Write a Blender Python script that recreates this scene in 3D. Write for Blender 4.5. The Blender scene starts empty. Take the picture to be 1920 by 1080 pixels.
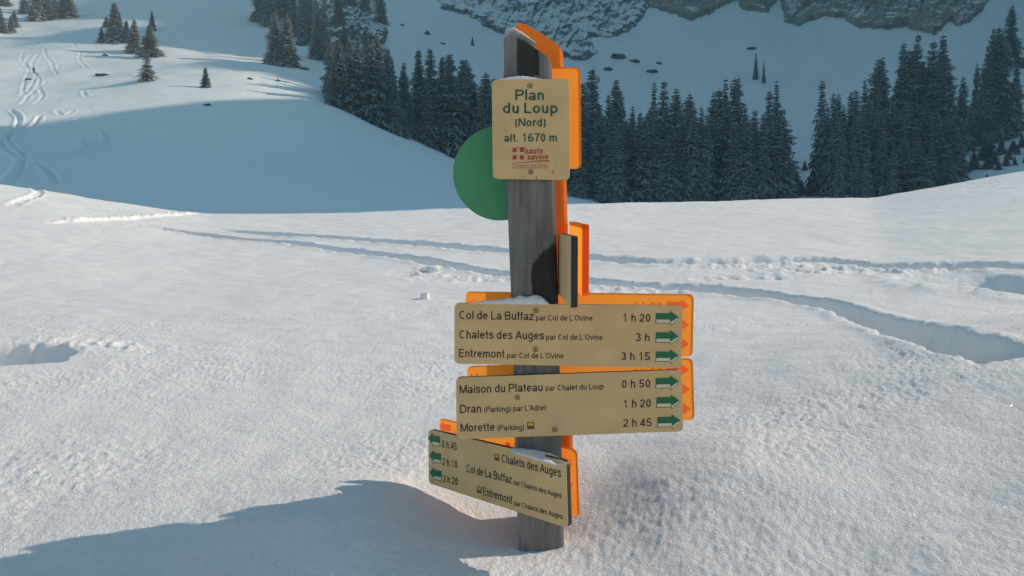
import bpy, bmesh, math, random
import numpy as np
from mathutils import Vector, Matrix

random.seed(7)
RNG = np.random.default_rng(11)
scene = bpy.context.scene
COL = scene.collection

# ------------------------------------------------------------------ camera
F = 1400.0                      # focal length in pixels of the 1920 px wide photograph
HORIZON = 470.0
PITCH = math.atan((540 - HORIZON) / F)
cam_data = bpy.data.cameras.new("camera")
cam_data.sensor_width = 36.0
cam_data.lens = F / 1920 * 36.0
cam_data.clip_start = 0.05
cam_data.clip_end = 6000
cam = bpy.data.objects.new("camera", cam_data)
cam.location = (0, 0, 0)
cam.rotation_euler = (math.pi / 2 - PITCH, 0, 0)
COL.objects.link(cam)
scene.camera = cam

# ------------------------------------------------------------------ light
SUN_EL = math.radians(29)
SUN_AZ = math.radians(13.5)       # measured from +x towards +y
S = Vector((math.cos(SUN_EL) * math.cos(SUN_AZ), math.cos(SUN_EL) * math.sin(SUN_AZ), math.sin(SUN_EL)))
world = bpy.data.worlds.new("World")
scene.world = world
world.use_nodes = True
wn = world.node_tree
bg = wn.nodes["Background"]
sky = wn.nodes.new("ShaderNodeTexSky")
sky.sky_type = 'NISHITA'
sky.sun_disc = False
sky.sun_elevation = SUN_EL
sky.sun_rotation = math.pi / 2 - SUN_AZ
sky.altitude = 1600
sky.air_density = 1.0
sky.dust_density = 0.4
sky.ozone_density = 0.6
tint = wn.nodes.new("ShaderNodeMix"); tint.data_type = 'RGBA'; tint.blend_type = 'MULTIPLY'
tint.inputs["Factor"].default_value = 1.0
tint.inputs["B"].default_value = (0.76, 1.09, 0.98, 1)   # the photograph's cool, slightly green shade
wn.links.new(sky.outputs[0], tint.inputs["A"]); wn.links.new(tint.outputs["Result"], bg.inputs[0])
bg.inputs[1].default_value = 0.098
sun_data = bpy.data.lights.new("sun", 'SUN')
sun_data.energy = 5.0
sun_data.angle = math.radians(0.5)
sun_data.color = (1.0, 0.805, 0.63)
sun = bpy.data.objects.new("sun", sun_data)
sun.rotation_euler = S.to_track_quat('Z', 'Y').to_euler()
COL.objects.link(sun)
scene.view_settings.view_transform = 'Standard'
scene.view_settings.look = 'None'
scene.view_settings.exposure = 0.58
scene.view_settings.gamma = 1.0

# ------------------------------------------------------------------ helpers
def ray(px, py):
    a, b = (px - 960) / F, (540 - py) / F
    return Vector((a, math.cos(PITCH) + b * math.sin(PITCH), -math.sin(PITCH) + b * math.cos(PITCH)))

def P(px, py, Y):
    r = ray(px, py)
    return r * (Y / r.y)

def tanz(py):                   # height per metre of distance seen at image row py
    b = (540 - np.asarray(py, float)) / F
    return (-math.sin(PITCH) + b * math.cos(PITCH)) / (math.cos(PITCH) + b * math.sin(PITCH))

def tag(o, label=None, cat=None, group=None, kind=None):
    if label: o["label"] = label
    if cat: o["category"] = cat
    if group: o["group"] = group
    if kind: o["kind"] = kind
    return o

def link_mesh(name, me, parent=None, mats=()):
    o = bpy.data.objects.new(name, me)
    for m in mats:
        if m.name not in [x.name for x in me.materials if x]:
            me.materials.append(m)
    COL.objects.link(o)
    if parent: o.parent = parent
    return o

def from_bm(name, bm, mats, parent=None, smooth=False):
    me = bpy.data.meshes.new(name)
    bm.normal_update()
    bm.to_mesh(me)
    bm.free()
    if smooth:
        me.polygons.foreach_set("use_smooth", [True] * len(me.polygons))
    return link_mesh(name, me, parent, mats if isinstance(mats, (list, tuple)) else [mats])

def empty(name, loc=(0, 0, 0)):
    o = bpy.data.objects.new(name, None)
    o.location = loc
    o.empty_display_size = 0.1
    COL.objects.link(o)
    return o

def grid_mesh(name, X, Yv, Z, mat, smooth=True):
    nr, nc = X.shape
    co = np.stack([X, Yv, Z], -1).reshape(-1, 3).astype(np.float32)
    i = np.arange((nr - 1) * (nc - 1))
    r, c = i // (nc - 1), i % (nc - 1)
    a = r * nc + c
    quads = np.stack([a, a + 1, a + nc + 1, a + nc], -1).astype(np.int32)
    me = bpy.data.meshes.new(name)
    me.vertices.add(len(co)); me.vertices.foreach_set("co", co.ravel())
    me.loops.add(quads.size); me.loops.foreach_set("vertex_index", quads.ravel())
    me.polygons.add(len(quads))
    me.polygons.foreach_set("loop_start", np.arange(0, quads.size, 4, dtype=np.int32))
    me.polygons.foreach_set("use_smooth", np.full(len(quads), smooth))
    me.update(calc_edges=True)
    return link_mesh(name, me, None, [mat])

_perm = np.random.default_rng(5).permutation(4096).astype(np.int64)
_ang = np.random.default_rng(6).random(4096) * 2 * np.pi
_gx, _gy = np.cos(_ang), np.sin(_ang)
def noise(x, y, seed=0):
    x = np.asarray(x, float) + seed * 17.31; y = np.asarray(y, float) + seed * 9.77
    xi, yi = np.floor(x).astype(np.int64), np.floor(y).astype(np.int64)
    xf, yf = x - xi, y - yi
    u = xf * xf * xf * (xf * (xf * 6 - 15) + 10); v = yf * yf * yf * (yf * (yf * 6 - 15) + 10)
    def g(ix, iy, dx, dy):
        h = _perm[(_perm[ix & 4095] + iy) & 4095]
        return _gx[h] * dx + _gy[h] * dy
    n00, n10 = g(xi, yi, xf, yf), g(xi + 1, yi, xf - 1, yf)
    n01, n11 = g(xi, yi + 1, xf, yf - 1), g(xi + 1, yi + 1, xf - 1, yf - 1)
    return (n00 + u * (n10 - n00)) * (1 - v) + (n01 + u * (n11 - n01)) * v
def fbm(x, y, oct=4, seed=0, gain=0.5):
    t = 0; a = 1.0; f = 1.0
    for k in range(oct):
        t = t + a * noise(x * f, y * f, seed + k * 3)
        a *= gain; f *= 2.03
    return t
def sstep(a, b, x):
    t = np.clip((x - a) / (b - a), 0, 1)
    return t * t * (3 - 2 * t)

# ------------------------------------------------------------------ materials
def new_mat(name):
    m = bpy.data.materials.new(name)
    m.use_nodes = True
    return m, m.node_tree, m.node_tree.nodes["Principled BSDF"]

def N(nt, typ, **kw):
    n = nt.nodes.new(typ)
    for k, v in kw.items():
        setattr(n, k, v)
    return n

def paint(name, rgb, rough=0.5, spec=0.4, var=0.06, scale=30.0):
    m, nt, b = new_mat(name)
    tc = N(nt, "ShaderNodeNewGeometry")
    nz = N(nt, "ShaderNodeTexNoise"); nz.inputs["Scale"].default_value = scale; nz.inputs["Detail"].default_value = 4
    nt.links.new(tc.outputs["Position"], nz.inputs["Vector"])
    rp = N(nt, "ShaderNodeValToRGB")
    rp.color_ramp.elements[0].position = 0.3; rp.color_ramp.elements[1].position = 0.7
    rp.color_ramp.elements[0].color = (*[c * (1 - var) for c in rgb], 1)
    rp.color_ramp.elements[1].color = (*[min(1, c * (1 + var)) for c in rgb], 1)
    nt.links.new(nz.outputs["Fac"], rp.inputs[0]); nt.links.new(rp.outputs[0], b.inputs["Base Color"])
    b.inputs["Roughness"].default_value = rough
    b.inputs["Specular IOR Level"].default_value = spec
    return m

def snow_mat(name, col, near):
    m, nt, b = new_mat(name)
    g = N(nt, "ShaderNodeNewGeometry")
    b.inputs["Base Color"].default_value = (*col, 1)
    b.inputs["Roughness"].default_value = 0.75
    b.inputs["Specular IOR Level"].default_value = 0.25
    n1 = N(nt, "ShaderNodeTexNoise"); n1.inputs["Scale"].default_value = 130.0 if near else 0.5
    n1.inputs["Detail"].default_value = 5; n1.inputs["Roughness"].default_value = 0.7
    nt.links.new(g.outputs["Position"], n1.inputs["Vector"])
    bp = N(nt, "ShaderNodeBump"); bp.inputs["Strength"].default_value = 0.9 if near else 0.25
    bp.inputs["Distance"].default_value = 0.009 if near else 0.25
    nt.links.new(n1.outputs["Fac"], bp.inputs["Height"])
    nt.links.new(bp.outputs[0], b.inputs["Normal"])
    if near:                    # loose ice flakes: sparse, glossy, each tilted its own way
        vo = N(nt, "ShaderNodeTexVoronoi"); vo.inputs["Scale"].default_value = 130.0
        nt.links.new(g.outputs["Position"], vo.inputs["Vector"])
        vm = N(nt, "ShaderNodeVectorMath", operation='MULTIPLY_ADD')
        vm.inputs[1].default_value = (2, 2, 2); vm.inputs[2].default_value = (-1, -1, -0.2)
        nt.links.new(vo.outputs["Color"], vm.inputs[0])
        nrm = N(nt, "ShaderNodeVectorMath", operation='NORMALIZE')
        nt.links.new(vm.outputs[0], nrm.inputs[0])
        nt.links.new(nrm.outputs[0], b.inputs["Coat Normal"])
        lt = N(nt, "ShaderNodeMath", operation='LESS_THAN'); lt.inputs[1].default_value = 0.14
        nt.links.new(vo.outputs["Distance"], lt.inputs[0])
        ml = N(nt, "ShaderNodeMath", operation='MULTIPLY'); ml.inputs[1].default_value = 0.55
        nt.links.new(lt.outputs[0], ml.inputs[0])
        nt.links.new(ml.outputs[0], b.inputs["Coat Weight"])
        b.inputs["Coat Roughness"].default_value = 0.12
    return m

SNOW_NEAR = snow_mat("snow_near", (0.86, 0.88, 0.90), True)
SNOW_FAR = snow_mat("snow_far", (0.84, 0.88, 0.90), False)

def rock_mat(name, c0, c1, scale, snow=0.55):
    m, nt, b = new_mat(name)
    g = N(nt, "ShaderNodeNewGeometry")
    n1 = N(nt, "ShaderNodeTexNoise"); n1.inputs["Scale"].default_value = scale; n1.inputs["Detail"].default_value = 8
    n1.inputs["Roughness"].default_value = 0.65
    nt.links.new(g.outputs["Position"], n1.inputs["Vector"])
    rp = N(nt, "ShaderNodeValToRGB")
    rp.color_ramp.elements[0].position = 0.35; rp.color_ramp.elements[1].position = 0.68
    rp.color_ramp.elements[0].color = (*c0, 1); rp.color_ramp.elements[1].color = (*c1, 1)
    nt.links.new(n1.outputs["Fac"], rp.inputs[0])
    n2 = N(nt, "ShaderNodeTexNoise"); n2.inputs["Scale"].default_value = scale * 0.55; n2.inputs["Detail"].default_value = 9; n2.inputs["Roughness"].default_value = 0.72
    nt.links.new(g.outputs["Position"], n2.inputs["Vector"])
    sx = N(nt, "ShaderNodeSeparateXYZ"); nt.links.new(g.outputs["Normal"], sx.inputs[0])
    nm = N(nt, "ShaderNodeMath", operation='MULTIPLY'); nm.inputs[1].default_value = 1.6; nt.links.new(n2.outputs["Fac"], nm.inputs[0])
    ad = N(nt, "ShaderNodeMath", operation='MULTIPLY_ADD'); ad.inputs[1].default_value = 0.6
    nt.links.new(sx.outputs["Z"], ad.inputs[0]); nt.links.new(nm.outputs[0], ad.inputs[2])
    mr = N(nt, "ShaderNodeMapRange"); mr.inputs["From Min"].default_value = snow; mr.inputs["From Max"].default_value = snow + 0.14
    nt.links.new(ad.outputs[0], mr.inputs["Value"])
    mx = N(nt, "ShaderNodeMix", data_type='RGBA')
    nt.links.new(mr.outputs[0], mx.inputs["Factor"]); nt.links.new(rp.outputs[0], mx.inputs["A"])
    mx.inputs["B"].default_value = (0.83, 0.86, 0.88, 1)
    nt.links.new(mx.outputs["Result"], b.inputs["Base Color"])
    b.inputs["Roughness"].default_value = 0.9
    bp = N(nt, "ShaderNodeBump"); bp.inputs["Strength"].default_value = 0.6; bp.inputs["Distance"].default_value = 0.4 / scale
    nt.links.new(n1.outputs["Fac"], bp.inputs["Height"]); nt.links.new(bp.outputs[0], b.inputs["Normal"])
    return m
ROCK = rock_mat("cliff_rock", (0.10, 0.10, 0.10), (0.24, 0.23, 0.22), 0.22, 1.15)
ROCK_BARE = rock_mat("bare_cliff_rock", (0.17, 0.145, 0.12), (0.40, 0.32, 0.25), 0.25, 1.32)
ROCK_DARK = rock_mat("outcrop_rock", (0.06, 0.06, 0.06), (0.20, 0.18, 0.16), 0.35, 1.26)
ROCK_SMALL = rock_mat("boulder_rock", (0.05, 0.05, 0.05), (0.16, 0.14, 0.12), 1.2, 1.45)
RIDGE = rock_mat("ridge_rock", (0.16, 0.16, 0.16), (0.3, 0.3, 0.3), 0.05, 0.9)

def needle_mat(name, green, snow_lo, snow_hi, snow_amt):
    m, nt, b = new_mat(name)
    g = N(nt, "ShaderNodeNewGeometry")
    n1 = N(nt, "ShaderNodeTexNoise"); n1.inputs["Scale"].default_value = 1.3; n1.inputs["Detail"].default_value = 4
    nt.links.new(g.outputs["Position"], n1.inputs["Vector"])
    rp = N(nt, "ShaderNodeValToRGB")
    rp.color_ramp.elements[0].position = 0.3; rp.color_ramp.elements[1].position = 0.7
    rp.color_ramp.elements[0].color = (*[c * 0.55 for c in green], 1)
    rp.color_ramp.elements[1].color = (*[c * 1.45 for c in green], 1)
    nt.links.new(n1.outputs["Fac"], rp.inputs[0])
    sx = N(nt, "ShaderNodeSeparateXYZ"); nt.links.new(g.outputs["Normal"], sx.inputs[0])
    ab = N(nt, "ShaderNodeMath", operation='ABSOLUTE'); nt.links.new(sx.outputs["Z"], ab.inputs[0])
    n2 = N(nt, "ShaderNodeTexNoise"); n2.inputs["Scale"].default_value = 2.2; n2.inputs["Detail"].default_value = 3
    nt.links.new(g.outputs["Position"], n2.inputs["Vector"])
    ad = N(nt, "ShaderNodeMath", operation='ADD'); nt.links.new(ab.outputs[0], ad.inputs[0]); nt.links.new(n2.outputs["Fac"], ad.inputs[1])
    mr = N(nt, "ShaderNodeMapRange"); mr.inputs["From Min"].default_value = snow_lo; mr.inputs["From Max"].default_value = snow_hi
    mr.inputs["To Max"].default_value = snow_amt
    nt.links.new(ad.outputs[0], mr.inputs["Value"])
    mx = N(nt, "ShaderNodeMix", data_type='RGBA')
    nt.links.new(mr.outputs[0], mx.inputs["Factor"]); nt.links.new(rp.outputs[0], mx.inputs["A"])
    mx.inputs["B"].default_value = (0.62, 0.62, 0.6, 1)
    nt.links.new(mx.outputs["Result"], b.inputs["Base Color"])
    b.inputs["Roughness"].default_value = 0.85
    b.inputs["Specular IOR Level"].default_value = 0.15
    return m
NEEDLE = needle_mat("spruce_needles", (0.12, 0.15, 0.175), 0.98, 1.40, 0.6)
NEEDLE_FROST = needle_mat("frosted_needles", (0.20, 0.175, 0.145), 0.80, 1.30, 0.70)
BARK = paint("spruce_bark", (0.10, 0.075, 0.055), 0.9, 0.2, 0.3, 6)

def wood_mat(name):
    m, nt, b = new_mat(name)
    g = N(nt, "ShaderNodeNewGeometry")
    mp = N(nt, "ShaderNodeMapping"); mp.inputs["Scale"].default_value = (150, 150, 5)
    nt.links.new(g.outputs["Position"], mp.inputs["Vector"])
    n1 = N(nt, "ShaderNodeTexNoise"); n1.inputs["Scale"].default_value = 1.0; n1.inputs["Detail"].default_value = 6
    n1.inputs["Roughness"].default_value = 0.7; n1.inputs["Distortion"].default_value = 0.4
    nt.links.new(mp.outputs[0], n1.inputs["Vector"])
    rp = N(nt, "ShaderNodeValToRGB")
    rp.color_ramp.elements[0].position = 0.30; rp.color_ramp.elements[1].position = 0.72
    rp.color_ramp.elements[0].color = (0.070, 0.066, 0.062, 1); rp.color_ramp.elements[1].color = (0.27, 0.255, 0.24, 1)
    n0 = N(nt, "ShaderNodeTexNoise"); n0.inputs["Scale"].default_value = 1.0; n0.inputs["Detail"].default_value = 3
    mp0 = N(nt, "ShaderNodeMapping"); mp0.inputs["Scale"].default_value = (28, 28, 7)
    nt.links.new(g.outputs["Position"], mp0.inputs["Vector"]); nt.links.new(mp0.outputs[0], n0.inputs["Vector"])
    mm = N(nt, "ShaderNodeMix", data_type='FLOAT'); mm.inputs["Factor"].default_value = 0.42
    nt.links.new(n1.outputs["Fac"], mm.inputs["A"]); nt.links.new(n0.outputs["Fac"], mm.inputs["B"])
    nt.links.new(mm.outputs["Result"], rp.inputs[0])
    # damp stains that ran down the timber
    st = N(nt, "ShaderNodeAttribute", attribute_name="stain")
    n2 = N(nt, "ShaderNodeTexNoise"); n2.inputs["Scale"].default_value = 1.0; n2.inputs["Detail"].default_value = 4
    mp2 = N(nt, "ShaderNodeMapping"); mp2.inputs["Scale"].default_value = (45, 45, 9)
    nt.links.new(g.outputs["Position"], mp2.inputs["Vector"]); nt.links.new(mp2.outputs[0], n2.inputs["Vector"])
    ad = N(nt, "ShaderNodeMath", operation='MULTIPLY_ADD'); ad.inputs[1].default_value = 0.9
    nt.links.new(n2.outputs["Fac"], ad.inputs[0]); nt.links.new(st.outputs["Fac"], ad.inputs[2])
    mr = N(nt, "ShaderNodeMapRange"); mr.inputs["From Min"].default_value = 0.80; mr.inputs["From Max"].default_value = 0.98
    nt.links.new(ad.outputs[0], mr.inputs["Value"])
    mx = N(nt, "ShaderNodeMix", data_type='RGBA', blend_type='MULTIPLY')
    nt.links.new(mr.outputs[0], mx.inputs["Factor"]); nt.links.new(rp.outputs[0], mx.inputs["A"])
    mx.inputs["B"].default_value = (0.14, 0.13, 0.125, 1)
    nt.links.new(mx.outputs["Result"], b.inputs["Base Color"])
    b.inputs["Roughness"].default_value = 0.8
    bp = N(nt, "ShaderNodeBump"); bp.inputs["Strength"].default_value = 0.6; bp.inputs["Distance"].default_value = 0.002
    nt.links.new(n1.outputs["Fac"], bp.inputs["Height"]); nt.links.new(bp.outputs[0], b.inputs["Normal"])
    return m
WOOD = wood_mat("weathered_wood")
TAN = paint("sign_tan", (0.63, 0.43, 0.20), 0.42, 0.4, 0.09, 11)
BLACK = paint("sign_edge_black", (0.02, 0.022, 0.025), 0.5)
INK = paint("ink_black", (0.03, 0.025, 0.02), 0.5)
GREEN_INK = paint("ink_dark_green", (0.01, 0.085, 0.045), 0.5)
GREEN = paint("arrow_green", (0.012, 0.14, 0.058), 0.5)
RED = paint("emblem_red", (0.42, 0.04, 0.035), 0.5)
PALE = paint("arrow_pale", (0.66, 0.6, 0.45), 0.5)
YELLOW = paint("marker_yellow", (0.55, 0.42, 0.03), 0.5)
MAROON = paint("marker_red", (0.25, 0.05, 0.03), 0.5)
STEEL = paint("screw_steel", (0.10, 0.085, 0.06), 0.4)
DISC_GREEN = paint("disc_green", (0.09, 0.34, 0.17), 0.6, 0.2, 0.02)
def sheet(name, rgb, through):
    """translucent sheet invented to brighten the orange overlay: daylight on its back shines through"""
    m = bpy.data.materials.new(name); m.use_nodes = True; nt = m.node_tree
    nt.nodes.remove(nt.nodes["Principled BSDF"])
    nz = N(nt, "ShaderNodeTexNoise"); nz.inputs["Scale"].default_value = 12.0
    g = N(nt, "ShaderNodeNewGeometry"); nt.links.new(g.outputs["Position"], nz.inputs["Vector"])
    rp = N(nt, "ShaderNodeValToRGB")
    rp.color_ramp.elements[0].color = (*[c * 0.95 for c in rgb], 1); rp.color_ramp.elements[1].color = (*rgb, 1)
    nt.links.new(nz.outputs["Fac"], rp.inputs[0])
    d = N(nt, "ShaderNodeBsdfDiffuse"); t = N(nt, "ShaderNodeBsdfTranslucent"); mx = N(nt, "ShaderNodeMixShader")
    mx.inputs[0].default_value = through
    for b in (d, t): nt.links.new(rp.outputs[0], b.inputs["Color"])
    nt.links.new(d.outputs[0], mx.inputs[1]); nt.links.new(t.outputs[0], mx.inputs[2])
    nt.links.new(mx.outputs[0], nt.nodes["Material Output"].inputs["Surface"])
    return m
OR_FACE = sheet("orange_face", (1.0, 0.36, 0.05), 0.72)
OR_MARK = sheet("orange_mark", (1.0, 0.45, 0.5), 0.9)
OR_DEEP = sheet("orange_deep", (1.0, 0.15, 0.03), 0.72)
OR_EDGE = paint("orange_edge", (0.38, 0.045, 0.008), 0.6, 0.2, 0.03)
OR_MID = paint("orange_mid", (1.0, 0.22, 0.02), 0.6, 0.2, 0.03, 8)
OR_YELLOW = paint("orange_yellow", (1.0, 0.62, 0.06), 0.6, 0.2, 0.02)

# ------------------------------------------------------------------ near snow field
CREST = [(-700, 300), (-200, 312), (0, 335), (100, 350), (200, 368), (330, 388), (380, 394), (520, 395), (850, 385),
         (1070, 375), (1480, 365), (1640, 362), (1920, 308), (2200, 280), (2700, 270)]
CX = np.array([c[0] for c in CREST], float); CY = np.array([c[1] for c in CREST], float)
_cx = np.linspace(-700, 2700, 681); _cy = np.interp(_cx, CX, CY)
_k = np.exp(-np.linspace(-2, 2, 21) ** 2); _k /= _k.sum()
_cy = np.convolve(np.pad(_cy, 10, 'edge'), _k, 'valid')
D_CREST = 16.0
Z0, SL = -0.945, None

def base_near(x, y):
    """smooth snow surface: rises from the photographer to the crest, then falls away"""
    yy = np.maximum(y, 3.0)
    px = 960 + F * x / yy
    zc = D_CREST * tanz(np.interp(px, _cx, _cy))
    yp = np.clip(y, -80, D_CREST)
    t = np.clip((yp - 1.75) / (D_CREST - 1.75), -6, 1)
    z_start = -0.705
    lin = z_start + (0.83 - z_start) * t                      # common slope
    dev = (zc - 0.83) * np.clip(t, 0, 1) ** 1.6
    z = lin + dev
    over = np.maximum(y - (D_CREST - 1.5), 0)
    z = z - np.where(over < 3, over ** 2 * 0.075, 0.675 + (over - 3) * 0.45)
    z = z + 0.62 * np.maximum(-y - 5.0, 0) ** 1.02            # unseen rise added behind the camera to bounce sunlight onto the sign fronts
    z = z + 0.19 * np.log1p(np.exp((x - 0.25) / 0.15)) * 0.15 * sstep(4.6, 2.2, y) * sstep(-1, 1, y) * sstep(5, 2.0, x)
    # compensate so the visible crest stays on the photograph's line
    return z

def to_ground(px, py):
    r = ray(px, py)
    ys = np.geomspace(1.0, 16.0, 1500)
    t = ys / r.y
    z = base_near(r.x * t, ys)
    d = r.z * t - z
    idx = np.where(d < 0)[0]
    i = idx[0] if len(idx) else len(ys) - 1
    return float(r.x * t[i]), float(ys[i])

def seg_dist(X, Y, pts):
    D = np.full(X.shape, 1e9); side = np.zeros(X.shape); A = np.zeros(X.shape); acc = 0
    for (x0, y0), (x1, y1) in zip(pts[:-1], pts[1:]):
        dx, dy = x1 - x0, y1 - y0; L2 = dx * dx + dy * dy; L = math.sqrt(L2)
        t = np.clip(((X - x0) * dx + (Y - y0) * dy) / L2, 0, 1)
        d = np.hypot(X - x0 - t * dx, Y - y0 - t * dy)
        m = d < D
        D = np.where(m, d, D); A = np.where(m, acc + t * L, A)
        side = np.where(m, np.sign((X - x0) * dy - (Y - y0) * dx), side)
        acc += L
    return D, side, A, acc

def smooth_path(pts, n=8):
    out = []
    for i in range(len(pts) - 1):
        p0, p1, p2, p3 = pts[max(i - 1, 0)], pts[i], pts[i + 1], pts[min(i + 2, len(pts) - 1)]
        for k in range(n):
            t = k / n
            out.append(tuple(0.5 * ((2 * b) + (-a + c) * t + (2 * a - 5 * b + 4 * c - d) * t * t + (-a + 3 * b - 3 * c + d) * t ** 3)
                             for a, b, c, d in zip(p0, p1, p2, p3)))
    out.append(pts[-1])
    return out

TRACKS = [  # pixel path, half width, depth, berm
    ([(380, 428), (470, 436), (560, 442), (700, 452), (850, 463), (950, 470), (1110, 484), (1220, 492), (1330, 494), (1450, 491),
      (1560, 492), (1650, 500), (1760, 497), (1860, 497), (2000, 502)], 0.14, 0.17, 0.02),
    ([(150, 418), (300, 430), (420, 445), (560, 460), (700, 475), (850, 500), (950, 513), (1110, 528), (1250, 538), (1380, 548),
      (1500, 567), (1600, 592), (1700, 618), (1800, 645), (1950, 680)], 0.095, 0.16, 0.015),
    ([(1160, 529), (1300, 524), (1420, 522), (1540, 520)], 0.12, 0.035, 0.0),
    ([(1690, 505), (1740, 508), (1800, 524), (1880, 532), (2000, 540)], 0.30, 0.24, 0.04),
    ([(0, 423), (100, 418), (200, 412), (290, 406), (370, 400)], 0.10, -0.05, 0.0),
    ([(-20, 408), (80, 415), (160, 419)], 0.12, 0.06, 0.02),
    ([(15, 390), (45, 374), (72, 362), (62, 350), (45, 342)], 0.07, 0.035, 0.015),
    ([(80, 383), (150, 387), (200, 396)], 0.10, 0.03, 0.0),
]
HOLLOW = (0.085, 1.86)

cols_c = np.linspace(-0.80, 0.80, 900)
grow = 0.80 + np.cumsum(np.geomspace(0.004, 14, 46))
cols = np.concatenate([-grow[::-1], cols_c, grow])
rows = np.concatenate([np.linspace(-60, -3, 16), np.linspace(-2.6, 0.9, 40), np.geomspace(0.93, 32, 980)])
YY = np.repeat(rows[:, None], len(cols), 1)
W = np.sqrt(YY ** 2 + 0.64) * np.where(YY < 0, 1.0, 1.0)
XX = np.clip(cols[None, :] * W, -70, 90)
ZZ = base_near(XX, YY)
near_w = sstep(26, 14, np.hypot(XX, YY))
# gentle wind drifts and rolls
ZZ += near_w * (0.035 * fbm(XX * 0.55, YY * 0.75, 2, 1) * sstep(1.2, 4, np.hypot(XX - HOLLOW[0], YY - HOLLOW[1])))
ZZ += near_w * 0.012 * fbm(XX * 3.0, YY * 4.0, 3, 4)
# scoop the wind dug round the post, bank rising left and right of it
hx, hy = XX - HOLLOW[0], YY - HOLLOW[1]
hr = np.sqrt((hx / 1.0) ** 2 + (hy / 0.75) ** 2)
ZZ += -0.035 * np.exp(-(hr / 0.24) ** 2)
ZZ += 0.095 / (1 + np.exp((hx + 0.36) / 0.055)) * np.exp(-((hy + 0.02) / 0.30) ** 2) * np.exp(-np.maximum(-hx - 0.40, 0) / 0.7)
ZZ += 0.050 / (1 + np.exp(-(hx - 0.26 - 0.25 * np.maximum(hy, 0)) / 0.12)) * np.exp(-((hy - 0.10) / 0.32) ** 2) * sstep(1.2, 0.4, hx)
ZZ += 0.035 * np.exp(-((hx - 0.40) / 0.25) ** 2 - ((hy - 0.10) / 0.34) ** 2)
ZZ += 0.03 * np.exp(-((hx - 0.0) / 0.5) ** 2 - ((hy - 0.55) / 0.25) ** 2)
# tracks
rag = fbm(XX * 7, YY * 9, 4, 9, 0.5)
for path, hw, dep, berm in TRACKS:
    pts = smooth_path([to_ground(*p) for p in path], 5)
    sel = (YY > 2.5) & (YY < 17.5) & (np.abs(XX) < 16)
    x_, y_, r_ = XX[sel], YY[sel], rag[sel]
    d, side, al, tot = seg_dist(x_, y_, pts)
    d = d + 0.024 * r_
    fade = sstep(0, 1.2, al) * sstep(0, 0.5, tot - al)
    wall = sstep(hw * 1.35, hw * 0.6, d)
    z = -dep * wall * (0.75 + 0.5 * noise(al * 1.3, al * 0, 3))
    z = z + berm * np.exp(-((d - hw * 1.7) / (hw * 0.5)) ** 2) * (0.8 + 0.9 * np.maximum(r_, -0.2))
    z = z + 0.035 * wall * fbm(x_ * 9, y_ * 9, 3, 13)
    ZZ[sel] += z * fade
# churned snow beside the lower track and at the right bend
def churn(px, py, rx, ry, amp, sc, seed):
    gx, gy = to_ground(px, py)
    w = np.exp(-((XX - gx) / rx) ** 2 - ((YY - gy) / ry) ** 2)
    global ZZ
    ZZ = ZZ + amp * w * np.maximum(fbm(XX * sc, YY * sc, 3, seed), -0.15)
churn(820, 503, 0.30, 0.22, 0.05, 9, 21)
churn(880, 520, 0.55, 0.25, 0.035, 11, 22)
churn(1560, 508, 0.7, 0.25, 0.05, 9, 23)
churn(1400, 500, 0.7, 0.22, 0.035, 10, 24)
churn(1740, 500, 0.4, 0.2, 0.10, 7, 25)
churn(1180, 545, 0.8, 0.2, 0.025, 11, 26)
churn(160, 650, 0.35, 0.15, 0.03, 16, 27)
churn(250, 655, 0.4, 0.08, 0.02, 16, 28)
churn(120, 880, 0.35, 0.28, 0.011, 24, 29)
# hole left by a boot on the far left
gx, gy = to_ground(15, 668)
e = np.sqrt(((XX - gx) / 0.27) ** 2 + ((YY - gy) / 0.17) ** 2) + 0.25 * fbm(XX * 6, YY * 6, 2, 31)
ZZ += -0.13 * sstep(1.15, 0.8, e)
# granular crust
g1 = fbm(XX * 50, YY * 46, 2, 40)
g2 = fbm(XX * 13, YY * 17, 3, 44)
rough = 0.55 + 0.9 * sstep(-0.2, 0.5, fbm(XX * 1.1, YY * 1.3, 2, 47))
rough = rough * (1 - 0.75 * np.exp(-(np.hypot(hx - 0.05, (hy - 0.1) * 1.2) / 0.38) ** 2))
ZZ += near_w * sstep(9, 2.2, YY) * rough * (0.0042 * g1 + 0.0026 * g2)
snow = grid_mesh("snow_ground", XX, YY, ZZ, SNOW_NEAR)
tag(snow, "bright sunlit snowfield with ski tracks in front of the valley", "snow", kind="structure")

def ground_z(x, y):
    r = int(np.clip(np.searchsorted(rows, y), 1, len(rows) - 1))
    w = math.sqrt(y * y + 0.64)
    c = int(np.clip(np.searchsorted(cols, x / w), 1, len(cols) - 1))
    return float(ZZ[r - 1:r + 1, c - 1:c + 1].mean())

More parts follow.
